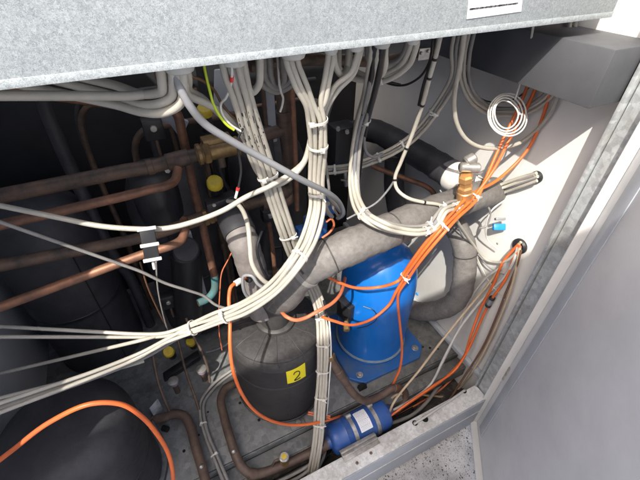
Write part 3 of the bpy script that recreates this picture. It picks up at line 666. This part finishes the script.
# blue filter drier
A = P(330,441,Y=.402); B = P(384,418,Y=.402); B.z = A.z+.004; ax = (B-A).normalized(); Ld = (B-A).length
stub_at = A; dr = thing('filter_drier', 'blue cylindrical filter drier held by two steel clamps above the front rail', 'filter drier', (A+B)/2-Vector((0,0,.05)))
R = .0450
prof = [(.012,-.030),(.016,-.028),(.018,-.012),(.020,-.002),(R*.80,.0),(R*.92,.004),(R*.985,.011),(R,.020),(R*1.0,Ld*.22),(R*1.03,Ld*.235),(R*1.0,Ld*.25),(R,Ld-.018),(R*.985,Ld-.010),(R*.91,Ld-.003),(R*.70,Ld+.001),(.022,Ld+.002),(.018,Ld+.006),(.015,Ld+.02)]
sh = G().lathe(A, prof, 64, ax).out('shell', M['drier'], dr)
upv = Vector((0,0,1)); fr = ax.cross(upv).normalized()
for t_ in (.36,.74):
    c = A+ax*Ld*t_; g = G().lathe(c-ax*.006, [(R*.99,0),(R*1.035,.0005),(R*1.035,.0115),(R*.99,.012)], 64, ax)
    cl_ = g.out('clamp', M['steel'], dr); q = c+upv*(R+.005)-fr*-.0+Vector((0,.022,-.006)); G().cyl(q-ax*.008, q+ax*.008, .0065, 14, bev=.001).out('clamp_screw', M['steel'], cl_)
G().cyl(A-ax*.034, A-ax*.004, .0185, 20, bev=.003).out('inlet_stub', M['copfloor'], dr); G().cyl(B+ax*.002, B+ax*.020, .0165, 20, bev=.003).out('outlet_stub', M['copfloor'], dr)
# label wrapped on the shell
u0 = Vector((0,0,1)); w0 = (CAM-(A+B)/2); w0 = (w0-ax*w0.dot(ax)).normalized(); s0 = ax.cross(w0)
def onshell(l, a, e): return A+ax*l+(w0*math.cos(a)+s0*math.sin(a))*(R+e)
vs = []; fs = []
for j in range(13):
    for i in range(2): vs.append(onshell(Ld*(.44+.20*i), -.75+1.30*j/12-.1, .0009))
for j in range(12): fs.append((j*2, j*2+1, j*2+3, j*2+2))
lb_ = link('drier_label', vs, fs, M['paper'], sh)
g = G(); random.seed(5)
for row in range(15):
    a = -.74+row*.082-.1; l = .46
    while l < .61:
        w = random.uniform(.008,.022); p1 = onshell(Ld*l, a, .0012); p2 = onshell(Ld*(l+w), a, .0012); g.tube([p1,p2], .0005 if row%4 else .0010, 4); l += w+random.uniform(.004,.012)
g.out('printing', M['greyp'], lb_, smooth=False)
c = P(361,449,Z=.006); xx = Vector((1,0,0)); g = G().obox(c+Vector((0,.006,0)), xx*.056, (0,.016,.0), (0,0,.0014), .0006); g.obox(c+Vector((0,.004,.0032)), xx*.056,(0,.0035,0),(0,0,.0018),.0008); g.obox(c+Vector((0,.014,.0032)), xx*.056,(0,.0035,0),(0,0,.0018),.0008)
g.out('mounting_bracket', M['steel'], dr)
random.seed(21)
pc = pipe('copper pipe doubling back in a hairpin from the blue drier to the brass fitting', [B+ax*.006, (395,411,.40), (404,402,.41), (405,392,.425), (394,388,.435), (380,396,.432), (367,401,.428), (356,396,.435), (345,382,.452), (336,368,.465), (330,359,.475)], .0105, 'copfloor')
collar(pc, 340, 374, .0120, .035, 'copfloor'); collar(pc, 396, 389, .0118, .02, 'cop')
ff = thing('flare_fitting', 'ribbed brass fitting at the top of the hairpin pipe beside the tied bundle', 'fitting', P(330,360,Y=.48))
p = P(330,359,Y=.476); d = (P(326,346,Y=.49)-p).normalized(); hexnut('union_nut', p, d, .0155, .016, 'brass', ff); G().lathe(p+d*.017, [(.012,0),(.0135,.002),(.0115,.004),(.0135,.006),(.0115,.008),(.0135,.010),(.010,.014)], 20, d).out('gland_body', M['bplastic'], ff)
# thin tubes at lower left
zpipe('thin copper tube coming down left of the yellow-capped sensors', [(152,350,.16),(154,362,.13),(159,385,.08),(168,408,.04),(171,414,.035)], .0042, group=None)
zpipe('thin copper tube dropping behind the right yellow-capped sensor', [(186,318,.22),(193,335,.18),(202,352,.13),(207,365,.08),(210,382,.02)], .0040)
zpipe('thin dark tube running down between the two mauve caps', [(178,340,.2),(186,372,.10),(196,400,.03),(199,410,.015)], .0035, 'copdk')
cable('thin brown wire hanging behind the black connector at left', [(140,262,.66),(147,285,.66),(158,310,.68),(168,330,.7)], .0018, 'brown', 'wire', 'wire')
cable('thin dark wire hanging beside the brown wire at left', [(156,262,.6),(158,290,.62),(166,325,.66),(172,340,.7)], .0016, 'gcab2', 'wire', 'wire')
g = G().obox(P(157,410,Z=.035), (.012,.010,0), (-.0015,.0015,0), (0,0,.036), .001); o = g.out('floor_bracket', M['galv']); tag(o, 'small galvanised bracket standing by the dusty pipe elbow at lower left', 'bracket')
c = P(163,428,Z=.006); o = G().cyl(c, c+Vector((.012,-.012,.004)), .008, 12).out('rubber_foot', M['hole']); tag(o, 'small black rubber foot under the galvanised bracket at lower left', 'rubber foot')

# ================================================================== CABLES
W = 'white cable '
# left loops from the first gland
bundle(['white cable looping left from the first gland, innermost loop','white cable looping left from the first gland, middle loop','white cable looping left from the first gland, outermost loop'],
  [(173,82,.445),(171,96,.45),(160,104,.46),(140,103,.48),(118,96,.50),(80,88,.52)], 3, .0052, group='cables looping left at the first gland')
cable('white cable leaving level to the left just below the fascia edge', [(100,96,.47),(130,96,.475),(150,94,.48),(170,92,.50),(178,82,.448)], .0050)
cable('long grey cable slanting from the first gland across both bundles', [(177,80,.442),(181,90,.438),(190,106,.435),(205,124,.44),(228,139,.44),(262,158,.44),(300,179,.44),(328,193,.46),(340,204,.50),(343,214,.52),(338,218,.54)], .0047, 'gcab')
cable('white cable from the first gland swinging down to the tied loop', [(185,80,.447),(187,94,.46),(205,103,.47),(222,112,.48),(237,126,.49),(246,142,.49),(252,160,.50),(261,176,.51),(274,185,.50),(290,178,.49),(304,162,.49),(311,138,.49),(314,118,.49)], .0046)
cable('white cable looping right from the first gland behind the yellow wire', [(189,80,.447),(190,90,.47),(203,98,.49),(215,110,.5),(228,121,.5),(243,128,.5)], .0040)
cable('long white cable arcing from the tied loop to the left edge over the brass valve', [(316,100,.48),(311,140,.50),(305,160,.50),(290,174,.49),(270,186,.49),(246,197,.50),(224,210,.51),(196,221,.52),(168,228,.53),(140,229,.54),(100,226,.56),(60,218,.58)], .0042)
# bundle A -> C
tA = [(236,76,.448),(243,100,.46),(252,130,.475),(264,165,.49),(276,200,.505),(286,230,.515),(296,256,.535),(306,276,.565),(314,291,.55),(321,312,.52),(323,345,.485),(322,380,.46),(320,410,.43),(318,438,.40),(313,470,.37),(306,500,.36)]
BA = bundle('white cable in the bundle hanging from the second gland past the stickered tank', tA, 4, .0040, ties=[(268,176),(288,236),(322,318),(323,345),(322,372),(321,398),(319,425)], group='cables of the bundle from the second gland')
cable('black cable tucked in the upright bundle right of the stickered tank', [(324,300,.53),(328,325,.50),(328,360,.47),(326,400,.44),(323,440,.40),(318,475,.38)], .0040, 'bcab')
o = cable('thin white twisted cable down the right edge of the upright bundle', [(329,318,.50),(331,350,.475),(329,385,.45),(327,410,.43),(322,440,.40)], .0022, 'tie')
cable('white cable making a small loop right of the second gland', [(241,74,.45),(246,88,.46),(253,92,.465),(259,84,.46),(260,68,.455)], .0046)
# marker-pen marks across the bundle
random.seed(9)
for o in BA:
    g = G(); pth = o_paths[o.name]
    for i in range(13):
        yy = random.uniform(112, 152); p, t = near(pth, 250+(yy-112)*.36, yy); vw = (p-CAM).normalized(); sd = t.cross(vw).normalized()
        g.obox(p-vw*.0041+sd*random.uniform(-.0016,.0016), t*random.uniform(.0012,.0042), sd*random.uniform(.0006,.0018), vw*.0006, 0)
    g.out('pen_mark', M['ink'], o, smooth=False)
random.seed(31)
# bundle B: six cables from three glands to the tie at (316,118), then down and off to the left
heads = [[(288,68,.45),(296,88,.455),(306,106,.46)],[(293,68,.45),(301,88,.455),(310,106,.46)],[(299,67,.45),(307,86,.455),(314,106,.46)],
         [(328,60,.45),(325,78,.455),(321,102,.46)],[(333,60,.45),(329,80,.455),(324,104,.46)],[(357,56,.45),(351,72,.455),(335,86,.46),(326,104,.465)]]
lab = ['white cable of the tied bundle coming from the left of the third gland','white cable of the tied bundle coming from the middle of the third gland','white cable of the tied bundle coming from the right of the third gland',
       'white cable of the tied bundle coming from the left of the fourth gland','white cable of the tied bundle coming from the right of the fourth gland','white cable of the tied bundle coming from the fifth gland']
tB = [(317,120,.465),(318,150,.475),(317,183,.485),(317,208,.48),(309,238,.455),(294,264,.425),(272,289,.44),(244,308,.47),(216,319,.50),(192,328,.53)]
tails = [[(165,333,.55),(140,334,.57),(100,332,.6)],[(165,340,.54),(140,353,.55),(95,371,.535),(30,393,.515)],[(165,336,.55),(140,337,.58),(100,337,.6)],[(162,344,.54),(140,357,.55),(95,376,.53),(30,401,.51)],[(163,344,.54),(140,356,.55),(95,374,.54),(30,397,.525)],[(165,334,.56),(138,341,.56),(100,350,.6)]]
bundle(lab, tB, 6, .0037, heads=heads, tails=tails, ties=[(317,118),(317,146),(316,193),(192,328),(226,316),(300,256)], group='white cables tied under the middle glands', tw=.92, wob=.5)
cable('grey cable running under the white run of cables at the left', [(262,300,.50),(232,316,.53),(205,326,.55),(175,340,.56),(150,355,.565),(110,372,.55),(50,394,.53)], .0036, 'gcab2')
cable('white cable from the fifth gland with a tie sticking up', [(359,57,.452),(353,74,.46),(338,90,.465),(328,106,.47),(322,130,.485),(321,160,.49),(322,186,.50),(330,198,.52),(341,212,.56)], .0042)
cable('black cable curving in from behind the fifth gland to the tied bundle', [(400,85,.60),(372,79,.56),(350,80,.53),(334,98,.51),(327,120,.50),(325,150,.50)], .0028, 'bcab')
for i, (a, b) in enumerate((((270,64),(284,70)), ((264,64),(290,68)), ((259,66),(294,70)))):
    cable(['smallest','middle','largest'][i]+' of three grey cable loops hanging left of the third gland', [(a[0],a[1],.50),(a[0]+1,a[1]+12+2*i,.51),(276,86+3*i,.52),(b[0]-1,b[1]+12+i,.51),(b[0],b[1]-2,.48)], .0042, 'gcab2')
cable('dirty white string tie hanging from the grey loops', [(281,92,.50),(283,98,.50),(282,106,.50),(280,112,.50)], .0016, 'tie', 'cable tie', 'cable_tie')
cable('white cable dropping from the fourth gland and hooking right', [(334,60,.452),(336,68,.46),(341,75,.47),(346,70,.49)], .0042)
# right of centre
bundle('black cable hanging from the sixth gland beside white ones', [(378,54,.452),(376,72,.47),(371,92,.50),(365,116,.54),(361,140,.58),(357,170,.60),(355,195,.61),(362,214,.60)], 2, .0050, mats=['bcab','bcab'], ties=[(364,120)], group='black cables from the sixth gland')
cable('white cable hanging beside the black cables from the sixth gland', [(374,54,.455),(371,78,.48),(366,100,.51),(362,118,.545)], .0034, 'gcab2')
cable('white cable from the sixth gland bending left under the copper pipe', [(385,54,.452),(385,66,.46),(380,76,.48),(366,80,.50),(352,78,.52),(342,72,.53)], .0044)
bundle(['white cable from the seventh gland sweeping left, upper one','white cable from the seventh gland sweeping left, lower one'], [(412,50,.455),(407,62,.47),(396,72,.49),(382,78,.51),(366,78,.53),(352,73,.55)], 2, .0042, ties=[(381,79)], group='cables from the seventh gland')
cable('grey cable hanging behind the seventh gland', [(404,52,.53),(398,60,.54),(385,64,.56),(370,62,.58)], .0044, 'gcab2')
cable('thin black cable sagging left from the banded white cable', [(433,40,.47),(430,60,.49),(421,76,.51),(405,85,.54),(390,84,.57),(378,79,.58)], .0020, 'bcab')
D = [(376,58,.457),(371,92,.50),(362,118,.54),(358,136,.555),(355,155,.555),(354,185,.54),(358,206,.50),(368,218,.455),(388,227,.435),(412,230,.43),(430,227,.43),(439,217,.44),(447,207,.46),(462,203,.48),(480,198,.50),(500,191,.52),(522,183,.53),(536,178,.757,'X')]
bundle(['white cable of the looped pair on top of the grey wrapped pipe','grey cable of the loop on top of the grey wrapped pipe','dark cable of the loop on top of the grey wrapped pipe'], D, 3, .0036, mats=['wcab','gcab','gcab2'], ties=[(363,214),(431,228),(446,210)], group='cables looped on top of the wrapped pipe')
bundle(['white cable resting along the wrapped pipe towards the right','second white cable resting along the wrapped pipe towards the right'], [(374,58,.456),(367,95,.51),(358,125,.555),(354,160,.56),(355,190,.53),(366,214,.465),(384,225,.425),(400,230,.425),(420,232,.42),(436,226,.43),(444,212,.44),(455,207,.46),(478,196,.49),(500,187,.51),(522,179,.53),(537,175,.757,'X')], 2, .0040, ties=[(455,207),(426,232)], group='white cables lying on the wrapped pipe')
e = cable('white cable with black bands swinging from the fascia to the grey wrapped pipe', [(440,38,.46),(436,55,.47),(430,76,.48),(423,103,.50),(412,135,.52),(401,162,.53),(395,178,.53),(397,189,.52),(406,197,.50),(422,202,.49),(440,205,.48),(450,211,.47),(460,226,.48),(472,243,.50),(487,260,.53),(503,262,.5),(515,254,.45),(520,247,.757,'X')], .0037)
for (x, y) in ((436,59),(431,78),(422,105),(407,148),(396,180),(424,203)):
    p, t = near(o_paths[e.name], x, y); G().cyl(p-t*.002, p+t*.002, .0044, 12).out('black_tape_band', M['bcab'], e)
cable('black cable running close behind the banded white cable', [(435,40,.475),(431,62,.49),(424,84,.50),(419,105,.515)], .0030, 'bcab')
Fb = [(456,52,.52),(455,75,.53),(444,97,.55),(428,120,.57),(412,138,.59),(395,150,.60),(375,159,.62),(352,167,.63),(330,170,.65),(308,170,.67)]
bundle('light cable in the three-strand sweep crossing in front of the black wall pipe', Fb, 3, .0033, mats=['wcab','gcab2','wcab'], ties=[(434,113),(402,144),(379,158),(358,166),(335,170)], group='three-strand cable sweep')
cable('thick pale cable hooking round under the fascia at the upper right', [(464,36,.47),(461,58,.49),(456,84,.51),(454,104,.52),(457,124,.52),(466,139,.515),(480,147,.51),(500,148,.505),(525,140,.50),(552,110,.50),(566,60,.50),(570,10,.50)], .0044)
bundle('white cable in the group drooping to the right below the fascia', [(465,55,.56),(464,75,.57),(470,94,.57),(483,107,.57),(500,112,.57),(530,108,.57),(560,80,.57),(572,10,.57)], 3, .0037, mats=['wcab','wcab','gcab2'], group='cables drooping right below the fascia')
cable('thin black cable drooping right in front of the grey end wall', [(463,60,.60),(468,82,.60),(480,98,.60),(495,102,.60),(520,96,.6),(545,60,.6),(550,10,.6)], .0018, 'bcab')
co = thing('cable_coil', 'coil of thin white cable hanging at the upper right under the paper label', 'cable coil', P(505,140,Y=.5))
cc = P(506,114,Y=.50); ux = RT; uy = (UP*.9+FW*.1).normalized()
for i in range(4):
    rr = .026+.0045*i; pts = [cc+FW*(.004*math.sin(a*1.5+i))+Vector((.002*i,0,-.001*i))+ux*math.cos(a)*rr*(.95)+uy*math.sin(a)*rr*1.12 for a in [j*2*math.pi/36 for j in range(37)]]
    G().tube(pts, .0016, 8).out('cable_turn', M['tie'], co)
cable('thin white lead from the cable coil up under the fascia', [cc+ux*.02+uy*.03, (524,70,.51), (530,45,.5), (534,22,.47)], .0019, 'tie')
cable('thin grey wire bridging from the banded cable down to the left', [(396,178,.54),(388,190,.55),(376,203,.56),(362,211,.57),(347,219,.58)], .0023, 'gcab')
cable('grey hanging cable with a hooked lower end behind the black cables', [(366,118,.56),(364,138,.57),(366,152,.58),(374,157,.59),(382,154,.60)], .0030, 'gcab')
cable('thin grey cable hanging down left of the black actuator', [(322,140,.60),(325,158,.60),(328,180,.60),(332,205,.60),(338,216,.60)], .0030, 'gcab2')
cable('white cable curling down to the right of the tied bundle', [(318,193,.50),(324,203,.52),(328,212,.54),(332,217,.55)], .0044)
cable('copper-coloured wire curled beside the blue valve', [(322,238,.62),(330,232,.62),(334,225,.62),(331,219,.62),(326,222,.62)], .0028, 'rorange', 'wire', 'wire')
# middle left
cable('white cable from the black connector plug drooping to the wrapped elbow', [(228,201,.66),(236,203,.62),(243,211,.58),(248,226,.54),(250,245,.52),(252,263,.505),(260,277,.49),(270,284,.485),(280,282,.48),(286,276,.475)], .0044)
cable('grey cable curving round the black knob above the stickered tank', [(262,303,.52),(248,297,.53),(243,286,.53),(244,276,.53),(252,276,.52),(258,284,.51),(268,290,.50),(278,286,.485)], .0034, 'gcab')
cable('second grey cable bowed above the stickered tank', [(240,305,.55),(248,303,.54),(262,296,.52),(276,284,.49)], .0036, 'gcab')
o = G().sphere(P(249,279,Y=.545), .008).out('knob', M['bplastic']); tag(o, 'small black knob inside the curl of grey cable', 'knob')
oc = cable('orange cable sweeping down round the stickered tank', [(246,277,.545),(238,282,.54),(231,287,.53),(229,297,.52),(230,320,.49),(230,345,.46),(233,370,.445),(241,392,.435),(254,410,.43),(272,421,.425),(292,425,.42),(310,424,.415),(328,420,.42),(342,416,.45),(352,418,.48)], .0036, 'orange')
p, t = near(o_paths[oc.name], 238, 282); G().cyl(p-t*.008, p+t*.008, .0062, 12, bev=.001).out('white_plug', M['tie'], oc)
cable('thin dark braided cable from the left edge with a white tip', [(80,250,.60),(120,264,.60),(142,272,.60),(165,283,.60),(190,291,.60),(204,296,.60),(216,305,.59),(232,310,.58)], .0030, 'gcab2')
cable('faded orange wire rising behind the pale wrapped pipe', [(238,240,.70),(228,260,.70),(222,272,.70),(220,290,.70),(219,330,.70),(222,350,.70)], .0016, 'rorange', 'wire', 'wire')
# fine wires
cable('yellow and green earth wire hanging right of the first gland', [(207,80,.47),(210,92,.47),(213,103,.47),(219,115,.47),(227,125,.47),(234,130,.47)], .0017, 'yg', 'wire', 'wire')
cable('brown wire slanting from the first gland to the hanging bundle', [(193,77,.46),(203,81,.47),(214,90,.48),(222,104,.48),(232,116,.48),(244,124,.48)], .0017, 'brown', 'wire', 'wire')
wr = cable('thin white wire with a red ferrule beside the second gland', [(232,74,.44),(231,84,.45),(226,98,.46),(221,104,.47),(222,113,.47),(230,124,.47),(242,132,.47)], .0015, 'tie', 'wire', 'wire')
p, t = near(o_paths[wr.name], 231, 79); G().cyl(p-t*.004, p+t*.004, .0022, 10).out('ferrule', M['red'], wr)
wr = cable('loose black wire ending in a red and white ferrule', [(243,128,.47),(238,140,.47),(239,155,.47),(241,170,.47),(239,184,.47),(236,196,.47)], .0016, 'bcab', 'wire', 'wire')
p, t = near(o_paths[wr.name], 238, 189); G().cyl(p-t*.0022, p+t*.0022, .0026, 10).out('ferrule', M['red'], wr)
p2, t2 = near(o_paths[wr.name], 236, 196); G().tube([p+t*.003, p2+t2*.004], .0020, 8).out('bare_end', M['tie'], wr)
# orange bundle
tail = [[(398,281,.44),(380,287,.475),(357,288,.49),(338,282,.50),(318,272,.52)],
        [(396,292,.46),(388,306,.475),(372,319,.48),(352,325,.475),(334,321,.48),(322,317,.49)],
        [(399,292,.46),(398,305,.475),(400,325,.475),(402,350,.465),(400,368,.455),(395,380,.45),(390,392,.45)]]
hd = [[(570,-10,.56),(556,70,.53),(530,146,.50),(500,178,.485)],[(560,10,.56),(535,90,.52),(508,142,.50),(494,169,.48)],[(550,10,.57),(526,90,.53),(500,146,.505),(486,178,.48)]]
bundle(['orange cable whose lower end swings left under the grey wrapped pipe','orange cable whose lower end bows across the front of the blue compressor','orange cable whose lower end hangs straight down past the blue compressor'],
  [(474,197,.465),(456,214,.44),(444,227,.42),(430,243,.42),(417,260,.43),(405,277,.45)], 3, .0035, heads=hd, tails=tail, mats=['orange']*3, ties=[(474,197),(444,227),(405,277)], group='bright orange cables tied in a bundle')
cable('pinkish tube crossing in front of the wrapped elbow above the stickered tank', [(281,311,.51),(287,317,.48),(295,320,.47),(305,318,.47),(318,311,.47),(331,304,.48),(339,296,.50),(343,287,.53),(345,278,.56)], .0040, 'rorange', 'tube', 'tube')
# right lower
o4 = cable('orange cable with a black in-line connector at the lower right', [(519,244,.757,'X'),(512,251,.44),(503,262,.48),(493,285,.46),(480,310,.44),(471,335,.42),(462,360,.41),(445,378,.40),(418,397,.395),(390,416,.39),(370,430,.39)], .0038, 'orange')
o5 = cable('orange cable running beside the one with the black connector', [(520,246,.757,'X'),(514,258,.43),(505,280,.46),(490,302,.44),(479,325,.42),(468,350,.41),(455,370,.40),(430,388,.39),(404,406,.385),(380,424,.385)], .0036, 'orange')
p, t = near(o_paths[o5.name], 490, 302); cn = G().cyl(p-t*.016, p+t*.016, .0078, 16, bev=.002).out('inline_connector', M['gcab'], o5); G().cyl(p+t*.008, p+t*.018, .0085, 16, bev=.001).out('connector_collar', M['bplastic'], cn); G().cyl(p-t*.020, p-t*.012, .0085, 16, bev=.001).out('connector_collar', M['bplastic'], cn)
cable('beige cable running from the right edge down behind the front rail', [(521,242,.757,'X'),(516,247,.44),(508,255,.50),(490,282,.48),(465,312,.46),(440,343,.44),(418,372,.43),(402,391,.415),(394,402,.40),(388,416,.39),(384,430,.385)], .0034, 'beige')
cable('pale grey cable alongside the beige cable towards the rail', [(518,247,.757,'X'),(513,262,.43),(505,276,.49),(480,302,.47),(460,328,.45),(444,358,.43),(430,385,.41),(408,402,.40),(385,414,.395)], .0038, 'gland')
cable('beige cable lying across the trench behind the rail rod', [(386,404,.44),(396,395,.43),(415,394,.42),(432,396,.41),(446,396,.40),(458,389,.40),(470,375,.40),(484,352,.40),(500,318,.42),(512,285,.42),(518,258,.42),(520,247,.757,'X')], .0034, 'beige')
cable('brownish cable dropping along the corner post', [(521,250,.757,'X'),(517,265,.42),(507,290,.42),(496,318,.40),(484,345,.39),(472,365,.385),(462,380,.38),(452,396,.37),(440,412,.36)], .0030, 'brown')
cable('thin grey wire sagging before the white end wall', [(440,190,.56),(452,210,.52),(462,235,.52),(475,252,.53),(490,268,.54),(505,275,.55)], .0018, 'gcab', 'wire', 'wire')
cable('thin pale wire crossing the white end wall downwards', [(460,226,.52),(470,240,.53),(479,262,.54),(490,283,.54),(505,300,.54)], .0018, 'wcab', 'wire', 'wire')
cable('white cable rising from the rail corner along the end wall', [(500,268,.50),(487,277,.50),(476,290,.49),(466,306,.48),(458,330,.46),(440,368,.43)], .0032, 'tie')
cable('grey wire looping at the right edge by the blue tag', [(470,200,.52),(482,202,.50),(490,212,.49),(486,226,.49),(480,228,.49)], .0030, 'gcab2', 'wire', 'wire')
cable('white wire curling right of the blue tag', [(505,200,.50),(492,210,.49),(486,225,.49),(488,240,.49),(498,250,.49)], .0018, 'tie', 'wire', 'wire')
bt = thing('cable_lug', 'bright blue plastic lug at the right edge above the lower orange cables', 'cable lug', P(498,234,Y=.48))
G().obox(P(499,227,Y=.48), RT*.015, UP*.0085, FW*.006, .002).out('lug_body', M['bluepl'], bt); G().obox(P(500,219,Y=.48), RT*.012, UP*.003, FW*.0055, .001).out('lug_collar', M['gcab'], bt)
c = P(499,243,Y=.48); o = G().sphere(c, .0075).out('end_cap', M['gcab2']); tag(o, 'round brown cap just under the blue lug at the right edge', 'cap')
c = P(417,294,X=XR-.002); 
o = G().sphere(c, .007, .5, 1, .7).out('blue_plug', M['bluepl']); tag(o, 'small bright blue plug on the sunlit white wall inside the pipe loop', 'plug')
for (x, y, rr, zz) in ((520,246,.020,1),(537,177,.014,1)):
    c = P(x, y, X=XR-.001); G().lathe(c, [(rr,-.004),(rr,.004),(rr*.8,.008),(rr*.5,.0085)], 28, (-1,0,0)).out('cable_grommet', M['bplastic'], cab)
# grey cables on the pan and trench
bundle('grey cable lying on the floor pan between the two dusty copper pipes', [(246,364,.02),(230,373,.012),(215,385,.008),(203,401,.008),(202,416,.008),(207,436,.008),(215,456,.008),(226,482,.006),(236,505,.006)], 2, .0045, mats=['gcab2','gcab2'], mode='Z', ties=[(203,424),(214,456)], group='grey cables on the floor pan')
random.seed(8)
for i in range(7):
    dx = i*5.2; r_ = .0048
    cable('black cable in the heap under the left end of the blue drier', [(255+dx,488,-.10+.004*i),(285+dx*.8,472+2*(i%3),-.098),(305+dx*.6,466-2*(i%2),-.09),(322+dx*.4,458-2*i,-.092),(345+dx*.3,452-3*i,-.10),(372+dx*.3,436-3*i,-.11),(410+dx*.3,414-3*i,-.118)], r_, 'bcab' if i%3 else 'gcab2', mode='Z', group='dark cables heaped in the trench') if i%3 else cable('grey cable curling in the heap under the left end of the blue drier', [(255+dx,490,-.085),(290+dx*.7,476,-.08),(312+dx*.3,462,-.075),(320+dx*.2,448,-.07)], r_, 'gcab2', mode='Z', group='grey cables heaped in the trench')
cable('red-orange cable deep in the trench behind the rail', [(330,445,-.115),(370,428,-.12),(410,408,-.12),(440,390,-.12),(462,368,-.12)], .0032, 'rorange', mode='Z')
cable('pale grey hose lying in the trench right of the blue drier', [(385,425,-.08),(398,421,-.09),(412,415,-.09),(425,404,-.09),(440,385,-.09),(452,372,-.09)], .0058, 'gcab2', mode='Z', name='hose', cat='hose')
bundle(['left red wire end poking out beside the blue drier','right red wire end poking out beside the blue drier'], [(308,413,.44),(318,415,.43),(330,417,.42)], 2, .0022, mats=['rorange','rorange'], group='red wires beside the drier')
# rod clipped along the rail
rd = cable('slim pale rod fixed along the top of the front rail', [P(414,424,Z=.006), P(430,413.5,Z=.012), P(447,402.5,Z=.012), P(465,390,Z=.006)], .0034, 'gland', 'rod', 'rail_rod')
for (x, y) in ((415,423),(464,391)): 
    c = P(x, y, Z=.002); G().lathe(c, [(.004,0),(.0045,.003),(.002,.008)], 10).out('rod_end', M['steel'], rd)
# left foreground
cable('orange cable arching down over the bottom-left black tank', [(10,452,.46),(50,422,.45),(90,404,.44),(120,404,.435),(142,417,.43),(157,434,.42),(168,453,.41),(173,475,.40),(172,510,.39)], .0042, 'orange')
cable('thin black cable hanging beside the bottom-left tank', [(152,420,.5),(163,440,.48),(168,460,.46),(165,480,.44),(160,500,.43)], .0024, 'bcab')
cable('white cable end poking in at the left above the floor pan', [(80,378,.58),(120,368,.58),(138,363,.58),(144,361,.58)], .0036, 'wcab')
cable('pale wire lying behind the stickered tank at its left', [(206,352,.06),(215,350,.05),(226,345,.05),(236,338,.05)], .0024, 'gcab', 'wire', 'wire', mode='Z')
bk = thing('terminal_clip', 'small zinc bracket with screws under the fascia right of the seventh gland', 'bracket', P(424,58,Y=.47))
G().obox(P(424,54,Y=.47), (.010,0,0),(0,.0012,0),(0,0,.008),.0008).out('plate', M['steel'], bk)
for (x, y) in ((421,53),(428,51)): hexnut('screw', P(x, y, Y=.468), Vector((0,-1,0)), .0025, .003, 'steel', bk)

# ================================================================== CAMERA, LIGHT, WORLD
cd = bpy.data.cameras.new('Camera'); co_ = bpy.data.objects.new('Camera', cd); C.objects.link(co_)
cd.sensor_width = 36; cd.lens = F/640*36; cd.clip_start = .01; cd.clip_end = 200
Rm = Matrix((RT, UP, -FW)).transposed().to_4x4(); co_.matrix_world = Matrix.Translation(CAM) @ Rm
SC.camera = co_
SD = Vector((.58,.5625,-.90)).normalized()
sl = bpy.data.lights.new('Sun', 'SUN'); sl.energy = 2.6; sl.angle = rad(.5); sl.color = (1,.95,.87)
so = bpy.data.objects.new('Sun', sl); C.objects.link(so); so.rotation_euler = SD.to_track_quat('-Z','Y').to_euler(); so.location = (-2,-2,5)
w = bpy.data.worlds.new('World'); SC.world = w; w.use_nodes = True; nt = w.node_tree
sky = nt.nodes.new('ShaderNodeTexSky'); sky.sky_type = 'NISHITA'; sky.sun_disc = False; sky.dust_density = 5.0; sky.ozone_density = .3; sky.air_density = .8
el = math.asin(-SD.z); sky.sun_elevation = el; sky.sun_rotation = math.atan2(-SD.x, -SD.y)
nt.links.new(sky.outputs['Color'], nt.nodes['Background'].inputs['Color']); nt.nodes['Background'].inputs['Strength'].default_value = .15
SC.view_settings.view_transform = 'Standard'; SC.view_settings.look = 'None'; SC.view_settings.gamma = 1; SC.view_settings.exposure = 1.4
SC.render.engine = 'CYCLES'
